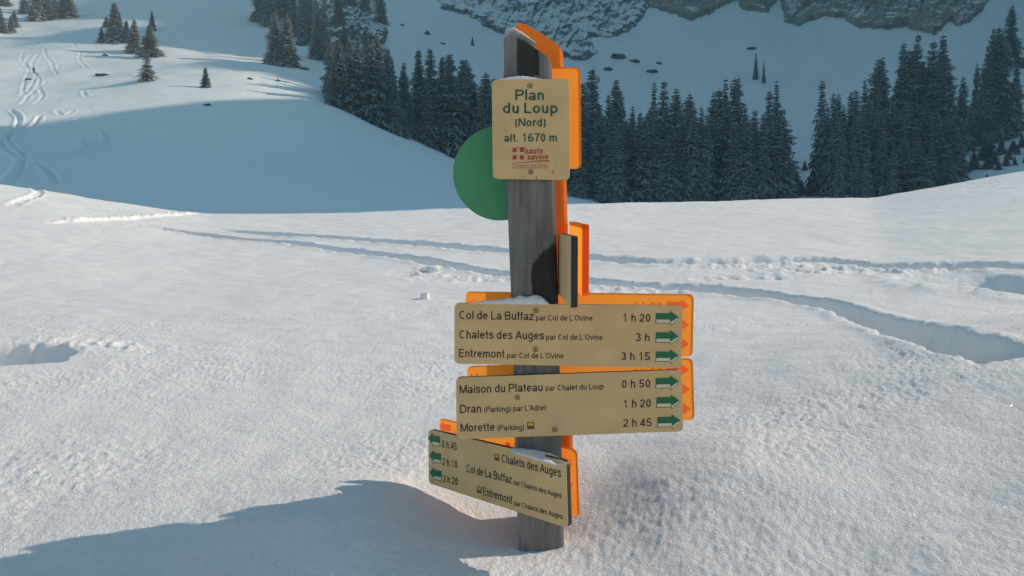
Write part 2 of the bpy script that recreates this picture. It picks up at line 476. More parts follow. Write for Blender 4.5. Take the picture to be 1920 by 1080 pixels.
# ------------------------------------------------------------------ far terrain
DK = np.array([20, 45, 90, 140, 180, 230, 300, 380, 480, 700], float)
PXK = np.array([-600, 0, 300, 450, 610, 700, 800, 860, 1000, 1200, 1350, 1500, 1700, 1920, 2500], float)
YK = np.array([
    [560, 520, 520, 520, 520, 520, 520, 520, 520, 520, 520, 520, 520, 520, 500],
    [390, 365, 400, 405, 405, 405, 405, 400, 400, 400, 400, 400, 400, 390, 380],
    [290, 268, 285, 290, 300, 315, 335, 350, 385, 405, 405, 405, 400, 385, 370],
    [200, 190, 168, 168, 186, 232, 268, 297, 360, 395, 395, 395, 390, 360, 340],
    [140, 140, 128, 128, 172, 232, 262, 292, 345, 372, 372, 362, 338, 300, 280],
    [ 85,  88,  95, 108, 130, 152, 215, 240, 280, 310, 315, 305, 255, 225, 200],
    [ 30,  30,  42,  55,  55,  55,  95, 125, 165, 205, 205, 195, 150, 115,  90],
    [-40, -35, -30, -25, -20,  -5,  20,  40,  80, 105, 110, 105,  65,  20, -10],
    [-130,-120,-110,-100, -90, -80, -60, -45, -20,   0,   5,  10, -30, -70,-100],
    [-400,-390,-380,-370,-360,-350,-340,-330,-320,-310,-310,-310,-330,-350,-380]], float)
npx, nd = 1120, 1000
fpx = np.linspace(-560, 2280, npx); fd = np.geomspace(20, 560, nd)
tmp = np.stack([np.interp(fpx, PXK, YK[i]) for i in range(len(DK))])
YI = np.stack([np.interp(np.log(fd), np.log(DK), tmp[:, j]) for j in range(npx)], 1)
def blur(a, n, axis):
    k = np.hanning(n + 2)[1:-1]; k /= k.sum()
    pad = [(0, 0), (0, 0)]; pad[axis] = (n // 2, n // 2)
    b = np.pad(a, pad, 'reflect', reflect_type='odd')
    return np.apply_along_axis(lambda v: np.convolve(v, k, 'valid'), axis, b)
YI = blur(blur(YI, 79, 0), 61, 1)
FX = ((fpx - 960) / F)[None, :] * fd[:, None]; FY = np.repeat(fd[:, None], npx, 1)
FZ = FY * tanz(YI)
FZ += 3.0 * fbm(FX / 45, FY / 45, 3, 60) * sstep(60, 200, FY) * 0.9
FZ += 0.10 * fbm(FX / 4, FY / 4, 3, 63) * sstep(40, 120, FY)
FZ0 = FZ.copy()
def far_row(px, d):
    """image row of the terrain at column px, distance d"""
    j = int(np.clip(np.searchsorted(fpx, px), 0, npx - 1)); z = np.interp(d, fd, FZ[:, j])
    return z
def solve_d(px, py, dmin=40):
    j = int(np.clip(np.searchsorted(fpx, px), 0, npx - 1))
    a = FZ0[:, j] / fd
    t = float(tanz(py))
    i = np.where((a >= t) & (fd > dmin))[0]
    return float(fd[i[0]]) if len(i) else 600.0
def far_z(x, d):
    px = 960 + F * x / d
    return float(far_row(px, d))
# ski tracks carved into the slope on the left
SKI = [[(8, 268), (45, 225), (28, 205)], [(0, 245), (20, 280), (48, 300), (40, 325), (20, 345)], [(85, 215), (70, 235), (30, 250), (28, 270), (50, 290), (55, 305)],
       [(200, 245), (208, 265), (150, 290), (70, 300), (20, 305)], [(155, 258), (168, 272), (140, 288), (60, 292)],
       [(60, 300), (95, 320), (108, 345)],
       [(165, 95), (160, 110), (170, 125), (182, 135)], [(75, 100), (60, 120), (78, 140), (70, 160), (45, 180)], [(85, 100), (72, 125), (85, 150), (60, 185), (40, 198)],
       [(115, 85), (130, 95), (150, 100)], [(125, 120), (120, 128), (135, 132)], [(115, 205), (118, 212), (130, 216), (145, 208), (140, 205)], [(165, 170), (168, 178), (175, 182)],
       [(0, 152), (40, 146), (75, 141)], [(95, 90), (98, 104), (108, 118), (118, 140)], [(60, 95), (52, 112), (66, 130), (58, 150), (52, 176)], [(140, 70), (150, 82), (158, 96)],
       [(215, 136), (250, 142), (285, 150)], [(0, 165), (22, 160), (50, 158)], [(100, 150), (85, 165), (90, 180), (70, 196)]]
selj = fpx < 320
for ti, path in enumerate(SKI):
    pts = []
    for (px, py) in path:
        d = solve_d(px, py); pts.append((d * (px - 960) / F, d))
    pts = smooth_path(pts, 6)
    ys = [p[1] for p in pts]
    s = (FY > min(ys) - 6) & (FY < max(ys) + 6) & selj[None, :]
    d, side, al, tot = seg_dist(FX[s], FY[s], pts)
    w, dp, br = (0.27, 0.32, 0.16) if ti < 6 else (0.28, 0.10, 0.07)
    FZ[s] += (-dp * sstep(w * 1.5, w * 0.5, d) + br * np.exp(-((d - w * 2) / (w * 0.8)) ** 2)) * sstep(0, 3, al) * sstep(0, 3, tot - al)
mountain = grid_mesh("snow_mountain", FX, FY, FZ, SNOW_FAR)
tag(mountain, "snowy mountainside and valley slope in blue shade behind the snowfield", "mountain", kind="structure")

# unseen spur added right of the view, its crest shaped to shade the valley
def ridge():
    ys = np.linspace(30, 600, 130)
    H = np.interp(ys, [30, 52, 66, 80, 140, 180, 225, 260, 300, 330, 347, 362, 385, 425, 470, 600, 900], [20, 70, 120, 165, 205, 222, 226, 250, 300, 312, 318, 375, 402, 414, 480, 580, 640])
    H = H + 6 * fbm(ys / 14, ys * 0, 3, 70) * np.clip((ys - 50) / 30, 0, 1)
    ts = np.linspace(-1, 1, 25)
    X = np.zeros((len(ys), len(ts))); Yv = X.copy(); Z = X.copy()
    for i, y in enumerate(ys):
        for k, t in enumerate(ts):
            X[i, k] = 0.69 * y + 150 + t * 85
            Yv[i, k] = y
            Z[i, k] = -6 + (H[i] + 6) * (1 - abs(t) ** 1.3)
    Z += 5 * fbm(X / 20, Yv / 20, 3, 75) * (1 - np.abs(ts)[None, :])* np.abs(ts)[None, :] * 3
    o = grid_mesh("shade_ridge", X, Yv, Z, RIDGE)
    tag(o, "unseen rocky spur added beyond the right edge to shade the valley", "mountain", kind="structure")
ridge()

# ------------------------------------------------------------------ cliffs
def in_poly(x, y, poly):
    c = np.zeros(x.shape, bool); n = len(poly)
    for i in range(n):
        x0, y0 = poly[i]; x1, y1 = poly[(i + 1) % n]
        m = ((y0 > y) != (y1 > y)) & (x < (x1 - x0) * (y - y0) / ((y1 - y0) if y1 != y0 else 1e-9) + x0)
        c ^= m
    return c
def cliff(name, poly, bulge, seed, label, dmin, step=1.6, nscale=1.0, mat=None):
    xs = np.arange(min(p[0] for p in poly) - 8, max(p[0] for p in poly) + 8, step)
    ysx = np.arange(min(p[1] for p in poly) - 8, max(p[1] for p in poly) + 8, step)
    PX, PY = np.meshgrid(xs, ysx)
    jx = PX + 6 * fbm(PX / 18, PY / 18, 3, seed); jy = PY + 6 * fbm(PX / 18, PY / 18, 3, seed + 5)
    # distance inside the outline
    e = np.full(PX.shape, 1e9); n = len(poly)
    for i in range(n):
        (x0, y0), (x1, y1) = poly[i], poly[(i + 1) % n]
        dx, dy = x1 - x0, y1 - y0
        t = np.clip(((jx - x0) * dx + (jy - y0) * dy) / (dx * dx + dy * dy + 1e-9), 0, 1)
        e = np.minimum(e, np.hypot(jx - x0 - t * dx, jy - y0 - t * dy))
    ins = in_poly(jx, jy, poly)
    e = np.where(ins, e, -e)
    D = np.zeros(PX.shape)
    for j in range(PX.shape[1]):
        jj = int(np.clip(np.searchsorted(fpx, xs[j]), 0, npx - 1))
        a = np.maximum.accumulate(np.where(fd > dmin, FZ0[:, jj] / fd, -9))
        D[:, j] = np.interp(tanz(ysx), a, fd)
    D = blur(D, 9, 0)
    rg = 1 - np.abs(fbm((PX + 0.35 * PY) / (24 * nscale), PY / (55 * nscale), 5, seed + 11)) * 2.2
    rg2 = fbm(PX / (7 * nscale), PY / (11 * nscale), 3, seed + 17)
    wp = (PY + 0.25 * PX + 26 * fbm(PX / 40, PY / 40, 3, seed + 3)) / (17 * nscale)
    fr = wp % 1
    lay = np.where(fr < 0.72, fr / 0.72, (1 - fr) / 0.28) * (0.6 + 0.8 * np.clip(noise(PX / 25, np.floor(wp) * 3.7, seed + 4) + 0.5, 0, 1))
    off = bulge * (np.clip(e / 10, -1, 1) * 0.55 + np.clip(e / 45, 0, 1) * 0.55 * rg + 0.14 * rg2 * np.clip(e / 8, 0, 1) + 0.10 * lay * np.clip(e / 8, 0, 1))
    D2 = D - off
    tz = tanz(PY)
    X = (PX - 960) / F * D2; Z = tz * D2
    bm = bmesh.new()
    vs = {}
    keep = e > -5
    for r in range(PX.shape[0]):
        for c in range(PX.shape[1]):
            if keep[r, c]: vs[(r, c)] = bm.verts.new((X[r, c], D2[r, c], Z[r, c]))
    for r in range(PX.shape[0] - 1):
        for c in range(PX.shape[1] - 1):
            q = [(r, c), (r + 1, c), (r + 1, c + 1), (r, c + 1)]
            if all(k in vs for k in q): bm.faces.new([vs[k] for k in q])
    for v in [v for v in bm.verts if not v.link_faces]: bm.verts.remove(v)
    o = from_bm(name, bm, mat or ROCK, None, True)
    tag(o, label, "cliff", kind="structure")
    return o
cliff("cliff", [(800, -40), (830, 18), (880, 30), (920, 55), (965, 75), (1010, 95), (1060, 110), (1100, 112), (1118, 95), (1105, 70),
                (1160, 68), (1195, 42), (1215, 10), (1225, -40)], 12, 101, "dark snow streaked rock buttress above the post's slanted top", 230)
cliff("cliff", [(1180, -40), (1210, 12), (1250, 24), (1290, 38), (1330, 24), (1372, 0), (1390, 18), (1430, 26), (1452, -5), (1462, 40),
                (1490, 50), (1515, 36), (1560, 30), (1600, 50), (1660, 54), (1690, 50), (1738, 66), (1770, 40), (1785, 52), (1820, 28), (1860, -40)],
      13, 131, "grey rock wall along the top edge over the right snow slope", 260, 1.6, 1.0, ROCK_BARE)
cliff("cliff", [(560, -60), (572, 0), (566, 30), (588, 58), (604, 90), (650, 120), (690, 150), (722, 142), (738, 108), (726, 84), (733, 58), (720, 36), (727, 12), (716, -20), (722, -60)], 14, 161,
      "dark rocky outcrop with snowy ledges rising behind the left spruces", 190, 1.5, 0.8, ROCK_DARK)

# ------------------------------------------------------------------ boulders
def boulder(px, py, wpx, hpx, label, seed):
    d = solve_d(px, py, 100)
    c = Vector(((px - 960) / F * d, d, far_z((px - 960) / F * d, d)))
    bm = bmesh.new()
    bmesh.ops.create_icosphere(bm, subdivisions=3, radius=1)
    sx, sz = wpx / 2 / F * d, hpx / F * d
    rr = random.Random(seed)
    ph = [rr.uniform(0, 6) for _ in range(6)]
    for v in bm.verts:
        k = 1 + 0.22 * math.sin(3 * v.co.x + ph[0]) * math.cos(4 * v.co.z + ph[1]) + 0.15 * math.sin(7 * v.co.y + 5 * v.co.x + ph[2]) + 0.1 * math.sin(9 * v.co.z + ph[3])
        v.co = Vector((v.co.x * sx * k, v.co.y * sx * 0.8 * k, v.co.z * sz * (0.8 if v.co.z > 0 else 0.8) * k))
    o = from_bm("boulder", bm, ROCK_SMALL, None, False)
    o.location = c
    tag(o, label, "rock", "rocks poking out of the snow slopes")
for b in [(1156, 108, 28, 8, "largest dark boulder on the slope right of the post top"),
          (1137, 132, 17, 5, "small dark boulder just above the orange plate's right corner"),
          (1187, 117, 16, 5, "faint half buried rock right of the largest boulder"),
          (1232, 120, 10, 4, "tiny rock at the right end of the boulder patch"),
          (1219, 136, 22, 5, "flat dark rock lowest on the slope right of the post"),
          (1403, 92, 16, 4, "flat rock above the lone pair of small spruces"),
          (202, 142, 24, 4, "dark flat rock on sunlit snow left of the lone sparse spruce"),
          (66, 150, 12, 3, "small rock just below the distant skier"),
          (208, 105, 11, 4, "small rock on sunlit snow under the frosted spruces"),
          (475, 149, 10, 4, "small rock right of the lone dark spruce"),
          (527, 153, 6, 5, "tiny upright rock below the frosted spruce pair"),
          (576, 131, 16, 5, "rock on sunlit snow at the right of the frosted spruce pair"),
          (395, 198, 14, 4, "half buried dark rock in the shaded smooth slope"),
          (757, 49, 8, 3, "small rock on the sunlit slope high behind the outcrop"),
          (832, 83, 11, 3, "flat rock on the shaded slope left of the tiny spruce"),
          (803, 66, 10, 8, "dark rock standing on the sunlit slope edge")]:
    boulder(*b, seed=int(b[0]))

# ------------------------------------------------------------------ spruces
def spruce_meshes(name, seed, needle, droop=1.0, dens=1.0, rad=3.0, bare=0.05):
    rr = random.Random(seed); H = 20.0
    V, Fc = [], []
    def quad(a, b, c, d):
        i = len(V); V.extend([a, b, c, d]); Fc.append((i, i + 1, i + 2, i + 3))
    nl = int(40 * dens)
    for l in range(nl):
        h = bare + (0.985 - bare) * (l + rr.uniform(-0.3, 0.3)) / nl
        h = min(max(h, bare), 0.985)
        lobe = 1 + 0.13 * math.sin(h * 17 + seed) + 0.10 * math.sin(h * 41 + 2 * seed) + rr.uniform(-0.2, 0.14)
        L0 = rad * ((1 - h) ** 0.82) * lobe + 0.22
        nb = max(5, int(11 * (1 - h * 0.45)))
        a0 = rr.uniform(0, 6.28)
        for k in range(nb):
            if rr.random() < 0.08: continue
            az = a0 + k * 2 * math.pi / nb + rr.uniform(-0.3, 0.3)
            L = L0 * rr.uniform(0.62, 1.14)
            p0 = math.radians(28 * h + 4 + rr.uniform(-8, 8))
            dr = (0.50 + 0.35 * (1 - h)) * droop * rr.uniform(0.75, 1.3)
            out = Vector((math.cos(az), math.sin(az), 0)); sd = Vector((-math.sin(az), math.cos(az), 0))
            base = Vector((0, 0, h * H))
            def pos(s):
                return base + out * (L * s * (1 - 0.12 * s)) + Vector((0, 0, L * (math.tan(p0) * s - dr * s * s + 0.16 * s ** 4)))
            w = 0.10 * L + 0.10
            ns = 5
            for q in range(ns):
                s0, s1 = 0.12 + 0.88 * q / ns, 0.12 + 0.88 * (q + 1) / ns
                A, B = pos(s0), pos(s1)
                w0, w1 = w * (1.15 - s0), w * (1.15 - s1)
                quad(A - sd * w0, A + sd * w0, B + sd * w1, B - sd * w1)
                for sg in (-1, 1):          # side sprays that hang
                    tl = (0.20 + 0.30 * (1 - s0)) * L * rr.uniform(0.6, 1.15) + 0.12
                    dirv = (out * rr.uniform(0.35, 0.8) + sd * sg * rr.uniform(0.6, 1.0) + Vector((0, 0, rr.uniform(-0.75, -0.15) * droop))).normalized()
                    pw = dirv.cross(Vector((0, 0, 1)) + out * rr.uniform(-0.5, 0.5)).normalized() * (0.10 * tl + 0.07)
                    M = A + dirv * tl * 0.55; T = A + dirv * tl + Vector((0, 0, -0.10 * tl))
                    quad(A - pw * 0.5, A + pw * 0.5, M + pw, M - pw)
                    quad(M - pw, M + pw, T + pw * 0.25, T - pw * 0.25)
    me = bpy.data.meshes.new(name + "_crown")
    me.from_pydata([tuple(v) for v in V], [], Fc); me.materials.append(needle)
    bm = bmesh.new(); n = 8; prev = None
    for i in range(7):
        z = -1.0 + 21.0 * i / 6; r = 0.26 * (1 - i / 6) ** 0.9 + 0.02
        ring = [bm.verts.new((r * math.cos(6.283 * k / n), r * math.sin(6.283 * k / n), z)) for k in range(n)]
        if prev:
            for k in range(n): bm.faces.new([prev[k], prev[(k + 1) % n], ring[(k + 1) % n], ring[k]])
        prev = ring
    bm.faces.new(prev)
    tm = bpy.data.meshes.new(name + "_trunk"); bm.to_mesh(tm); bm.free(); tm.materials.append(BARK)
    return me, tm
DARK = [spruce_meshes("spruce", s, NEEDLE, dp, 1.0, rd) for s, dp, rd in ((1, 1.0, 4.3), (2, 1.15, 3.7), (3, 0.9, 4.8), (4, 1.2, 3.3), (5, 1.05, 4.2), (6, 1.1, 4.6))]
FROST = [spruce_meshes("frosted_spruce", s, NEEDLE_FROST, dp, dn, rd) for s, dp, dn, rd in ((11, 0.9, 1.0, 4.9), (12, 1.1, 1.1, 4.2), (13, 0.8, 0.9, 5.4))]
SPARSE = [spruce_meshes("sparse_spruce", 21, NEEDLE, 0.9, 0.45, 5.6, 0.10)]

def spruce(px, top, base=None, d=None, kind="d", width=1.0, label="", group="", tiny=False):
    if d is None: d = solve_d(px, base, 95)
    x = (px - 960) / F * d
    zb = far_z(x, d)
    zt = float(tanz(top)) * d
    H = max(zt - zb, 1.0)
    pool = {"d": DARK, "f": FROST, "s": SPARSE}[kind]
    me, tm = pool[random.randrange(len(pool))]
    s = H / 20.0
    t = empty("spruce", (x, d, zb - 0.1))
    wv = width * random.uniform(0.72, 1.36) * min(1.35, max(0.8, (9.0 / H) ** 0.25))
    t.scale = (s * wv, s * wv, s); t.rotation_euler = (random.uniform(-0.02, 0.02), random.uniform(-0.02, 0.02), random.uniform(0, 6.28))
    c = bpy.data.objects.new("crown", me); COL.objects.link(c); c.parent = t
    k = bpy.data.objects.new("trunk", tm); COL.objects.link(k); k.parent = t
    tag(t, label, "tree", group)
    return t

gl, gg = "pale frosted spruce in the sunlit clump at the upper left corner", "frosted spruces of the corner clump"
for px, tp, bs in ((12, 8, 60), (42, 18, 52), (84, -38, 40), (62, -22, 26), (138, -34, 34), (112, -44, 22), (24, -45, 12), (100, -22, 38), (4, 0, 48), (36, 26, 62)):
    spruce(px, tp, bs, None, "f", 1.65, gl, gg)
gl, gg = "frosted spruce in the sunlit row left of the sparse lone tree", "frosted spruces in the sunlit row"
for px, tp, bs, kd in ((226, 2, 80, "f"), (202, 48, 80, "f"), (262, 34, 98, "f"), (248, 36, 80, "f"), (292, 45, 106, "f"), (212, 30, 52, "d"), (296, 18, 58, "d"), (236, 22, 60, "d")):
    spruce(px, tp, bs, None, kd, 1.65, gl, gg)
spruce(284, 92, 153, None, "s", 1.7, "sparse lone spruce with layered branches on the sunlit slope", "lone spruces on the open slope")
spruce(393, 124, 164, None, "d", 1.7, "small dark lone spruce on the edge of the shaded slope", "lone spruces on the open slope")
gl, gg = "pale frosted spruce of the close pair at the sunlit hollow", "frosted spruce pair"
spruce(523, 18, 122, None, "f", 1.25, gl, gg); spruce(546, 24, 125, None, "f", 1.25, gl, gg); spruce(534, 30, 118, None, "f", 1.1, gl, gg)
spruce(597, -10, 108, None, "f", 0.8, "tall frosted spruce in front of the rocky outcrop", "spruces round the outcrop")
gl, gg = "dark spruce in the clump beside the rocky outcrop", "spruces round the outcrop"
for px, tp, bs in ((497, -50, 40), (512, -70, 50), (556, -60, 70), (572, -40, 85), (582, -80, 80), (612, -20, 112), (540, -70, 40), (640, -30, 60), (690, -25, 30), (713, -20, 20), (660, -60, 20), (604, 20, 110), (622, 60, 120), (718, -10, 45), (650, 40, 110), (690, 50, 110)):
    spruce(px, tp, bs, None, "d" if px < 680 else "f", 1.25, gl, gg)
gl, gg = "dark snow dusted spruce in the stand rising behind the smooth shaded slope", "spruces of the stand left of the signpost"
for px, tp in ((622, 66), (636, 70), (630, 110), (650, 92), (663, 72), (676, 60), (690, 84), (700, 68), (712, 58), (726, 88), (738, 104), (706, 110), (664, 120), (684, 140),
               (758, 114), (770, 178), (745, 150), (722, 150), (648, 150), (762, 200), (690, 180), (730, 190)):
    dd = 150 + random.uniform(-6, 18)
    spruce(px + random.uniform(-3, 3), tp, None, dd, "d", 1.35, gl, gg)
gl, gg = "dark snow dusted spruce in the clump between the snowy gap and the sign", "spruces behind the green disc"
for px, tp in ((788, 88), (811, 88), (835, 102), (848, 97), (867, 108), (876, 106), (891, 150), (908, 132), (930, 142), (858, 140), (905, 172), (845, 170), (878, 190), (860, 210), (920, 190), (825, 140), (940, 170), (800, 150), (890, 220)):
    spruce(px, tp, None, 168 + random.uniform(-10, 14), "d", 1.35, gl, gg)
gl, gg = "dark spruce in the dense forest wall right of the signpost", "spruces of the right forest wall"
for px, tp in ((965, 175), (990, 160), (1015, 170), (1045, 150), (1070, 165), (1092, 150), (1105, 124), (1122, 190), (1138, 172), (1155, 144), (1163, 165), (1182, 195), (1200, 205), (1221, 148), (1237, 146), (1248, 195),
               (1267, 160), (1291, 170), (1315, 195), (1303, 215), (1332, 166), (1342, 162), (1358, 143), (1372, 142), (1383, 140), (1395, 190), (1410, 215), (1438, 164), (1452, 146), (1462, 200), (1425, 230)):
    spruce(px, tp, None, 178 + random.uniform(-8, 16), "d", 1.2, gl, gg)
for k in range(46):
    px = 1075 + k * 8.6 + random.uniform(-5, 5)
    spruce(px, random.uniform(195, 265), None, 165 + random.uniform(-8, 8), "d", 1.35, gl, gg)
gl, gg = "small spruce of the lone pair on the bare snow slope at right", "lone spruce pair"
spruce(1411, 98, 150, None, "d", 0.9, gl, gg); spruce(1426, 112, 156, None, "d", 0.8, gl, gg)
spruce(887, 68, 86, None, "d", 1.1, "tiny lone spruce on the slope left of the post top", "lone spruces on the open slope")
spruce(1120, 139, 153, None, "d", 1.1, "tiny spruce beside the orange plate on the snow slope", "lone spruces on the open slope")
gl, gg = "dark spruce in the forest on the slope at the right side", "spruces of the right slope"
for px, tp, dd in ((1535, 144, 175), (1556, 170, 178), (1568, 172, 176), (1589, 168, 180), (1599, 165, 178), (1616, 145, 190), (1636, 106, 200), (1649, 102, 202), (1630, 150, 190), (1681, 76, 205), (1692, 90, 205), (1710, 58, 208), (1704, 80, 205), (1722, 110, 206),
                   (1740, 72, 206), (1757, 60, 206), (1764, 95, 204), (1748, 110, 200), (1795, 140, 210), (1790, 170, 208), (1838, 80, 214), (1850, 48, 216), (1862, 46, 216), (1868, 90, 214), (1845, 100, 212), (1893, 118, 222), (1820, 115, 225), (1880, 8, 300)):
    spruce(px, tp, None, dd, "d", 1.2, gl, gg)
for px, tp, dd in ((1545, 190, 165), (1560, 205, 162), (1578, 195, 164), (1597, 210, 162), (1612, 200, 165), (1628, 185, 166), (1645, 210, 164), (1662, 190, 168), (1680, 200, 166), (1695, 180, 172), (1712, 230, 165), (1730, 190, 172), (1748, 200, 168), (1765, 215, 166), (1782, 225, 166), (1600, 250, 155), (1650, 250, 155), (1690, 255, 155), (1740, 260, 158), (1775, 265, 158), (1575, 240, 156), (1620, 260, 152), (1670, 262, 152), (1715, 268, 152)):
    spruce(px, tp, None, dd, "d", 1.25, gl, gg)
gl, gg = "young little spruce scattered on open snow at the right edge", "young spruces at the right edge"
for px, tp, bs in ((1808, 228, 274), (1825, 246, 275), (1838, 255, 300), (1850, 262, 300), (1870, 255, 290), (1885, 275, 300), (1900, 270, 290), (1915, 290, 306), (1880, 285, 312), (1820, 280, 318), (1800, 285, 325), (1906, 105, 128), (1918, 100, 128), (1880, 210, 238), (1835, 215, 235), (1505, 300, 320), (1530, 295, 325), (1515, 330, 365), (1545, 320, 362), (1490, 320, 360), (1795, 262, 288), (1812, 300, 322), (1846, 290, 316), (1858, 282, 308), (1866, 300, 318),
                   (1892, 262, 284), (1908, 250, 276), (1896, 292, 310), (1828, 230, 258), (1778, 300, 332), (1864, 225, 252), (1845, 325, 340), (1500, 335, 366), (1525, 325, 366), (1538, 305, 340), (1555, 330, 366)):
    spruce(px, tp, bs, None, "d", 1.7, gl, gg)

# ------------------------------------------------------------------ skier
def skier():
    d = solve_d(75, 138, 100); x = (75 - 960) / F * d
    root = empty("person", (x, d, far_z(x, d)))
    tag(root, "distant skier in dark clothing standing on the sunlit slope", "person")
    me = bpy.data.meshes.new("body")
    J = [(0, 0, 0.98), (0, 0, 1.22), (0.02, 0, 1.45), (0.03, -0.02, 1.56), (0.04, -0.04, 1.70),
         (-0.20, 0, 1.42), (-0.30, -0.12, 1.15), (-0.26, -0.32, 1.05), (0.24, 0, 1.42), (0.34, -0.12, 1.15), (0.30, -0.34, 1.05),
         (-0.11, 0, 0.92), (-0.14, -0.08, 0.50), (-0.14, 0.0, 0.09), (0.11, 0, 0.92), (0.14, -0.08, 0.50), (0.14, 0.02, 0.09), (-0.14, -0.2, 0.06), (0.14, -0.18, 0.06)]
    E = [(0, 1), (1, 2), (2, 3), (3, 4), (2, 5), (5, 6), (6, 7), (2, 8), (8, 9), (9, 10), (0, 11), (11, 12), (12, 13), (0, 14), (14, 15), (15, 16), (13, 17), (16, 18)]
    R = [.15, .16, .15, .07, .11, .075, .06, .045, .075, .06, .045, .10, .075, .06, .10, .075, .06, .05, .05]
    me.from_pydata(J, E, [])
    o = bpy.data.objects.new("body", me); COL.objects.link(o); o.parent = root
    sk = o.modifiers.new("skin", 'SKIN'); ss = o.modifiers.new("sub", 'SUBSURF'); ss.levels = ss.render_levels = 1
    for v, r in zip(me.skin_vertices[0].data, R): v.radius = (r, r)
    me.skin_vertices[0].data[0].use_root = True
    me.materials.append(paint("ski_clothes", (0.025, 0.025, 0.03), 0.8))
    skm = paint("ski_base", (0.08, 0.03, 0.03), 0.4)
    for sx in (-0.14, 0.14):
        bm = bmesh.new()
        prof = [(-0.95, 0.10), (-0.80, 0.02), (0, 0.03), (0.75, 0.02)]
        pr = None
        for (yy, zz) in prof:
            row = [bm.verts.new((sx - 0.05, yy, zz)), bm.verts.new((sx + 0.05, yy, zz)), bm.verts.new((sx + 0.05, yy, zz + 0.02)), bm.verts.new((sx - 0.05, yy, zz + 0.02))]
            if pr:
                for k in range(4): bm.faces.new([pr[k], pr[(k + 1) % 4], row[(k + 1) % 4], row[k]])
            pr = row
        s = from_bm("ski", bm, skm)
        s.location = root.location
        tag(s, "dark narrow ski under the distant skier's feet", "ski", "pair of skis")
skier()

# ------------------------------------------------------------------ signpost builders
def rounded(corners, r, n=6):
    """rounded outline of a quad given as 3-D corners in order"""
    out = []
    k = len(corners)
    for i in range(k):
        p, a, b = corners[i], corners[i - 1], corners[(i + 1) % k]
        da, db = (a - p).normalized(), (b - p).normalized()
        s, e = p + da * r, p + db * r
        for j in range(n + 1):
            t = j / n
            out.append(s * (1 - t) ** 2 + p * 2 * t * (1 - t) + e * t * t)
    return out

def slab(name, outline, back, mats, parent, bevel=0.0, hollow=False):
    """outline (3-D, facing the viewer) extruded by the vector back; slot 0 front, slot 1 sides and rear"""
    bm = bmesh.new()
    f = [bm.verts.new(p) for p in outline]; b = [bm.verts.new(p + back) for p in outline]
    n = len(f)
    ff = bm.faces.new(f); bb = bm.faces.new(b[::-1])
    ff.material_index = 0; bb.material_index = min(2, len(mats) - 1)
    for i in range(n):
        q = bm.faces.new([f[(i + 1) % n], f[i], b[i], b[(i + 1) % n]]); q.material_index = 1
    bmesh.ops.recalc_face_normals(bm, faces=bm.faces)
    if hollow: bmesh.ops.delete(bm, geom=[bb], context='FACES_ONLY')   # a folded tray: sheet front with a turned rim
    if bevel:
        ed = [e for e in ff.edges]
        bmesh.ops.bevel(bm, geom=ed, offset=bevel, segments=2, affect='EDGES', profile=0.6)
    return from_bm(name, bm, mats, parent)

class Board:
    """a flat board given by its four pixel corners and their distances"""
    def __init__(s, corners, depths):
        s.c = [P(px, py, d) for (px, py), d in zip(corners, depths)]
        s.o = s.c[0]
        ex = (s.c[1] - s.c[0]); ey = (s.c[3] - s.c[0])
        s.n = ex.cross(ey).normalized()
        if s.n.y > 0: s.n = -s.n                   # towards the viewer
        s.c = [s.hit(*p) for p in corners]
    def hit(s, px, py, lift=0.0):
        r = ray(px, py)
        return r * (s.o.dot(s.n) / r.dot(s.n)) + s.n * lift

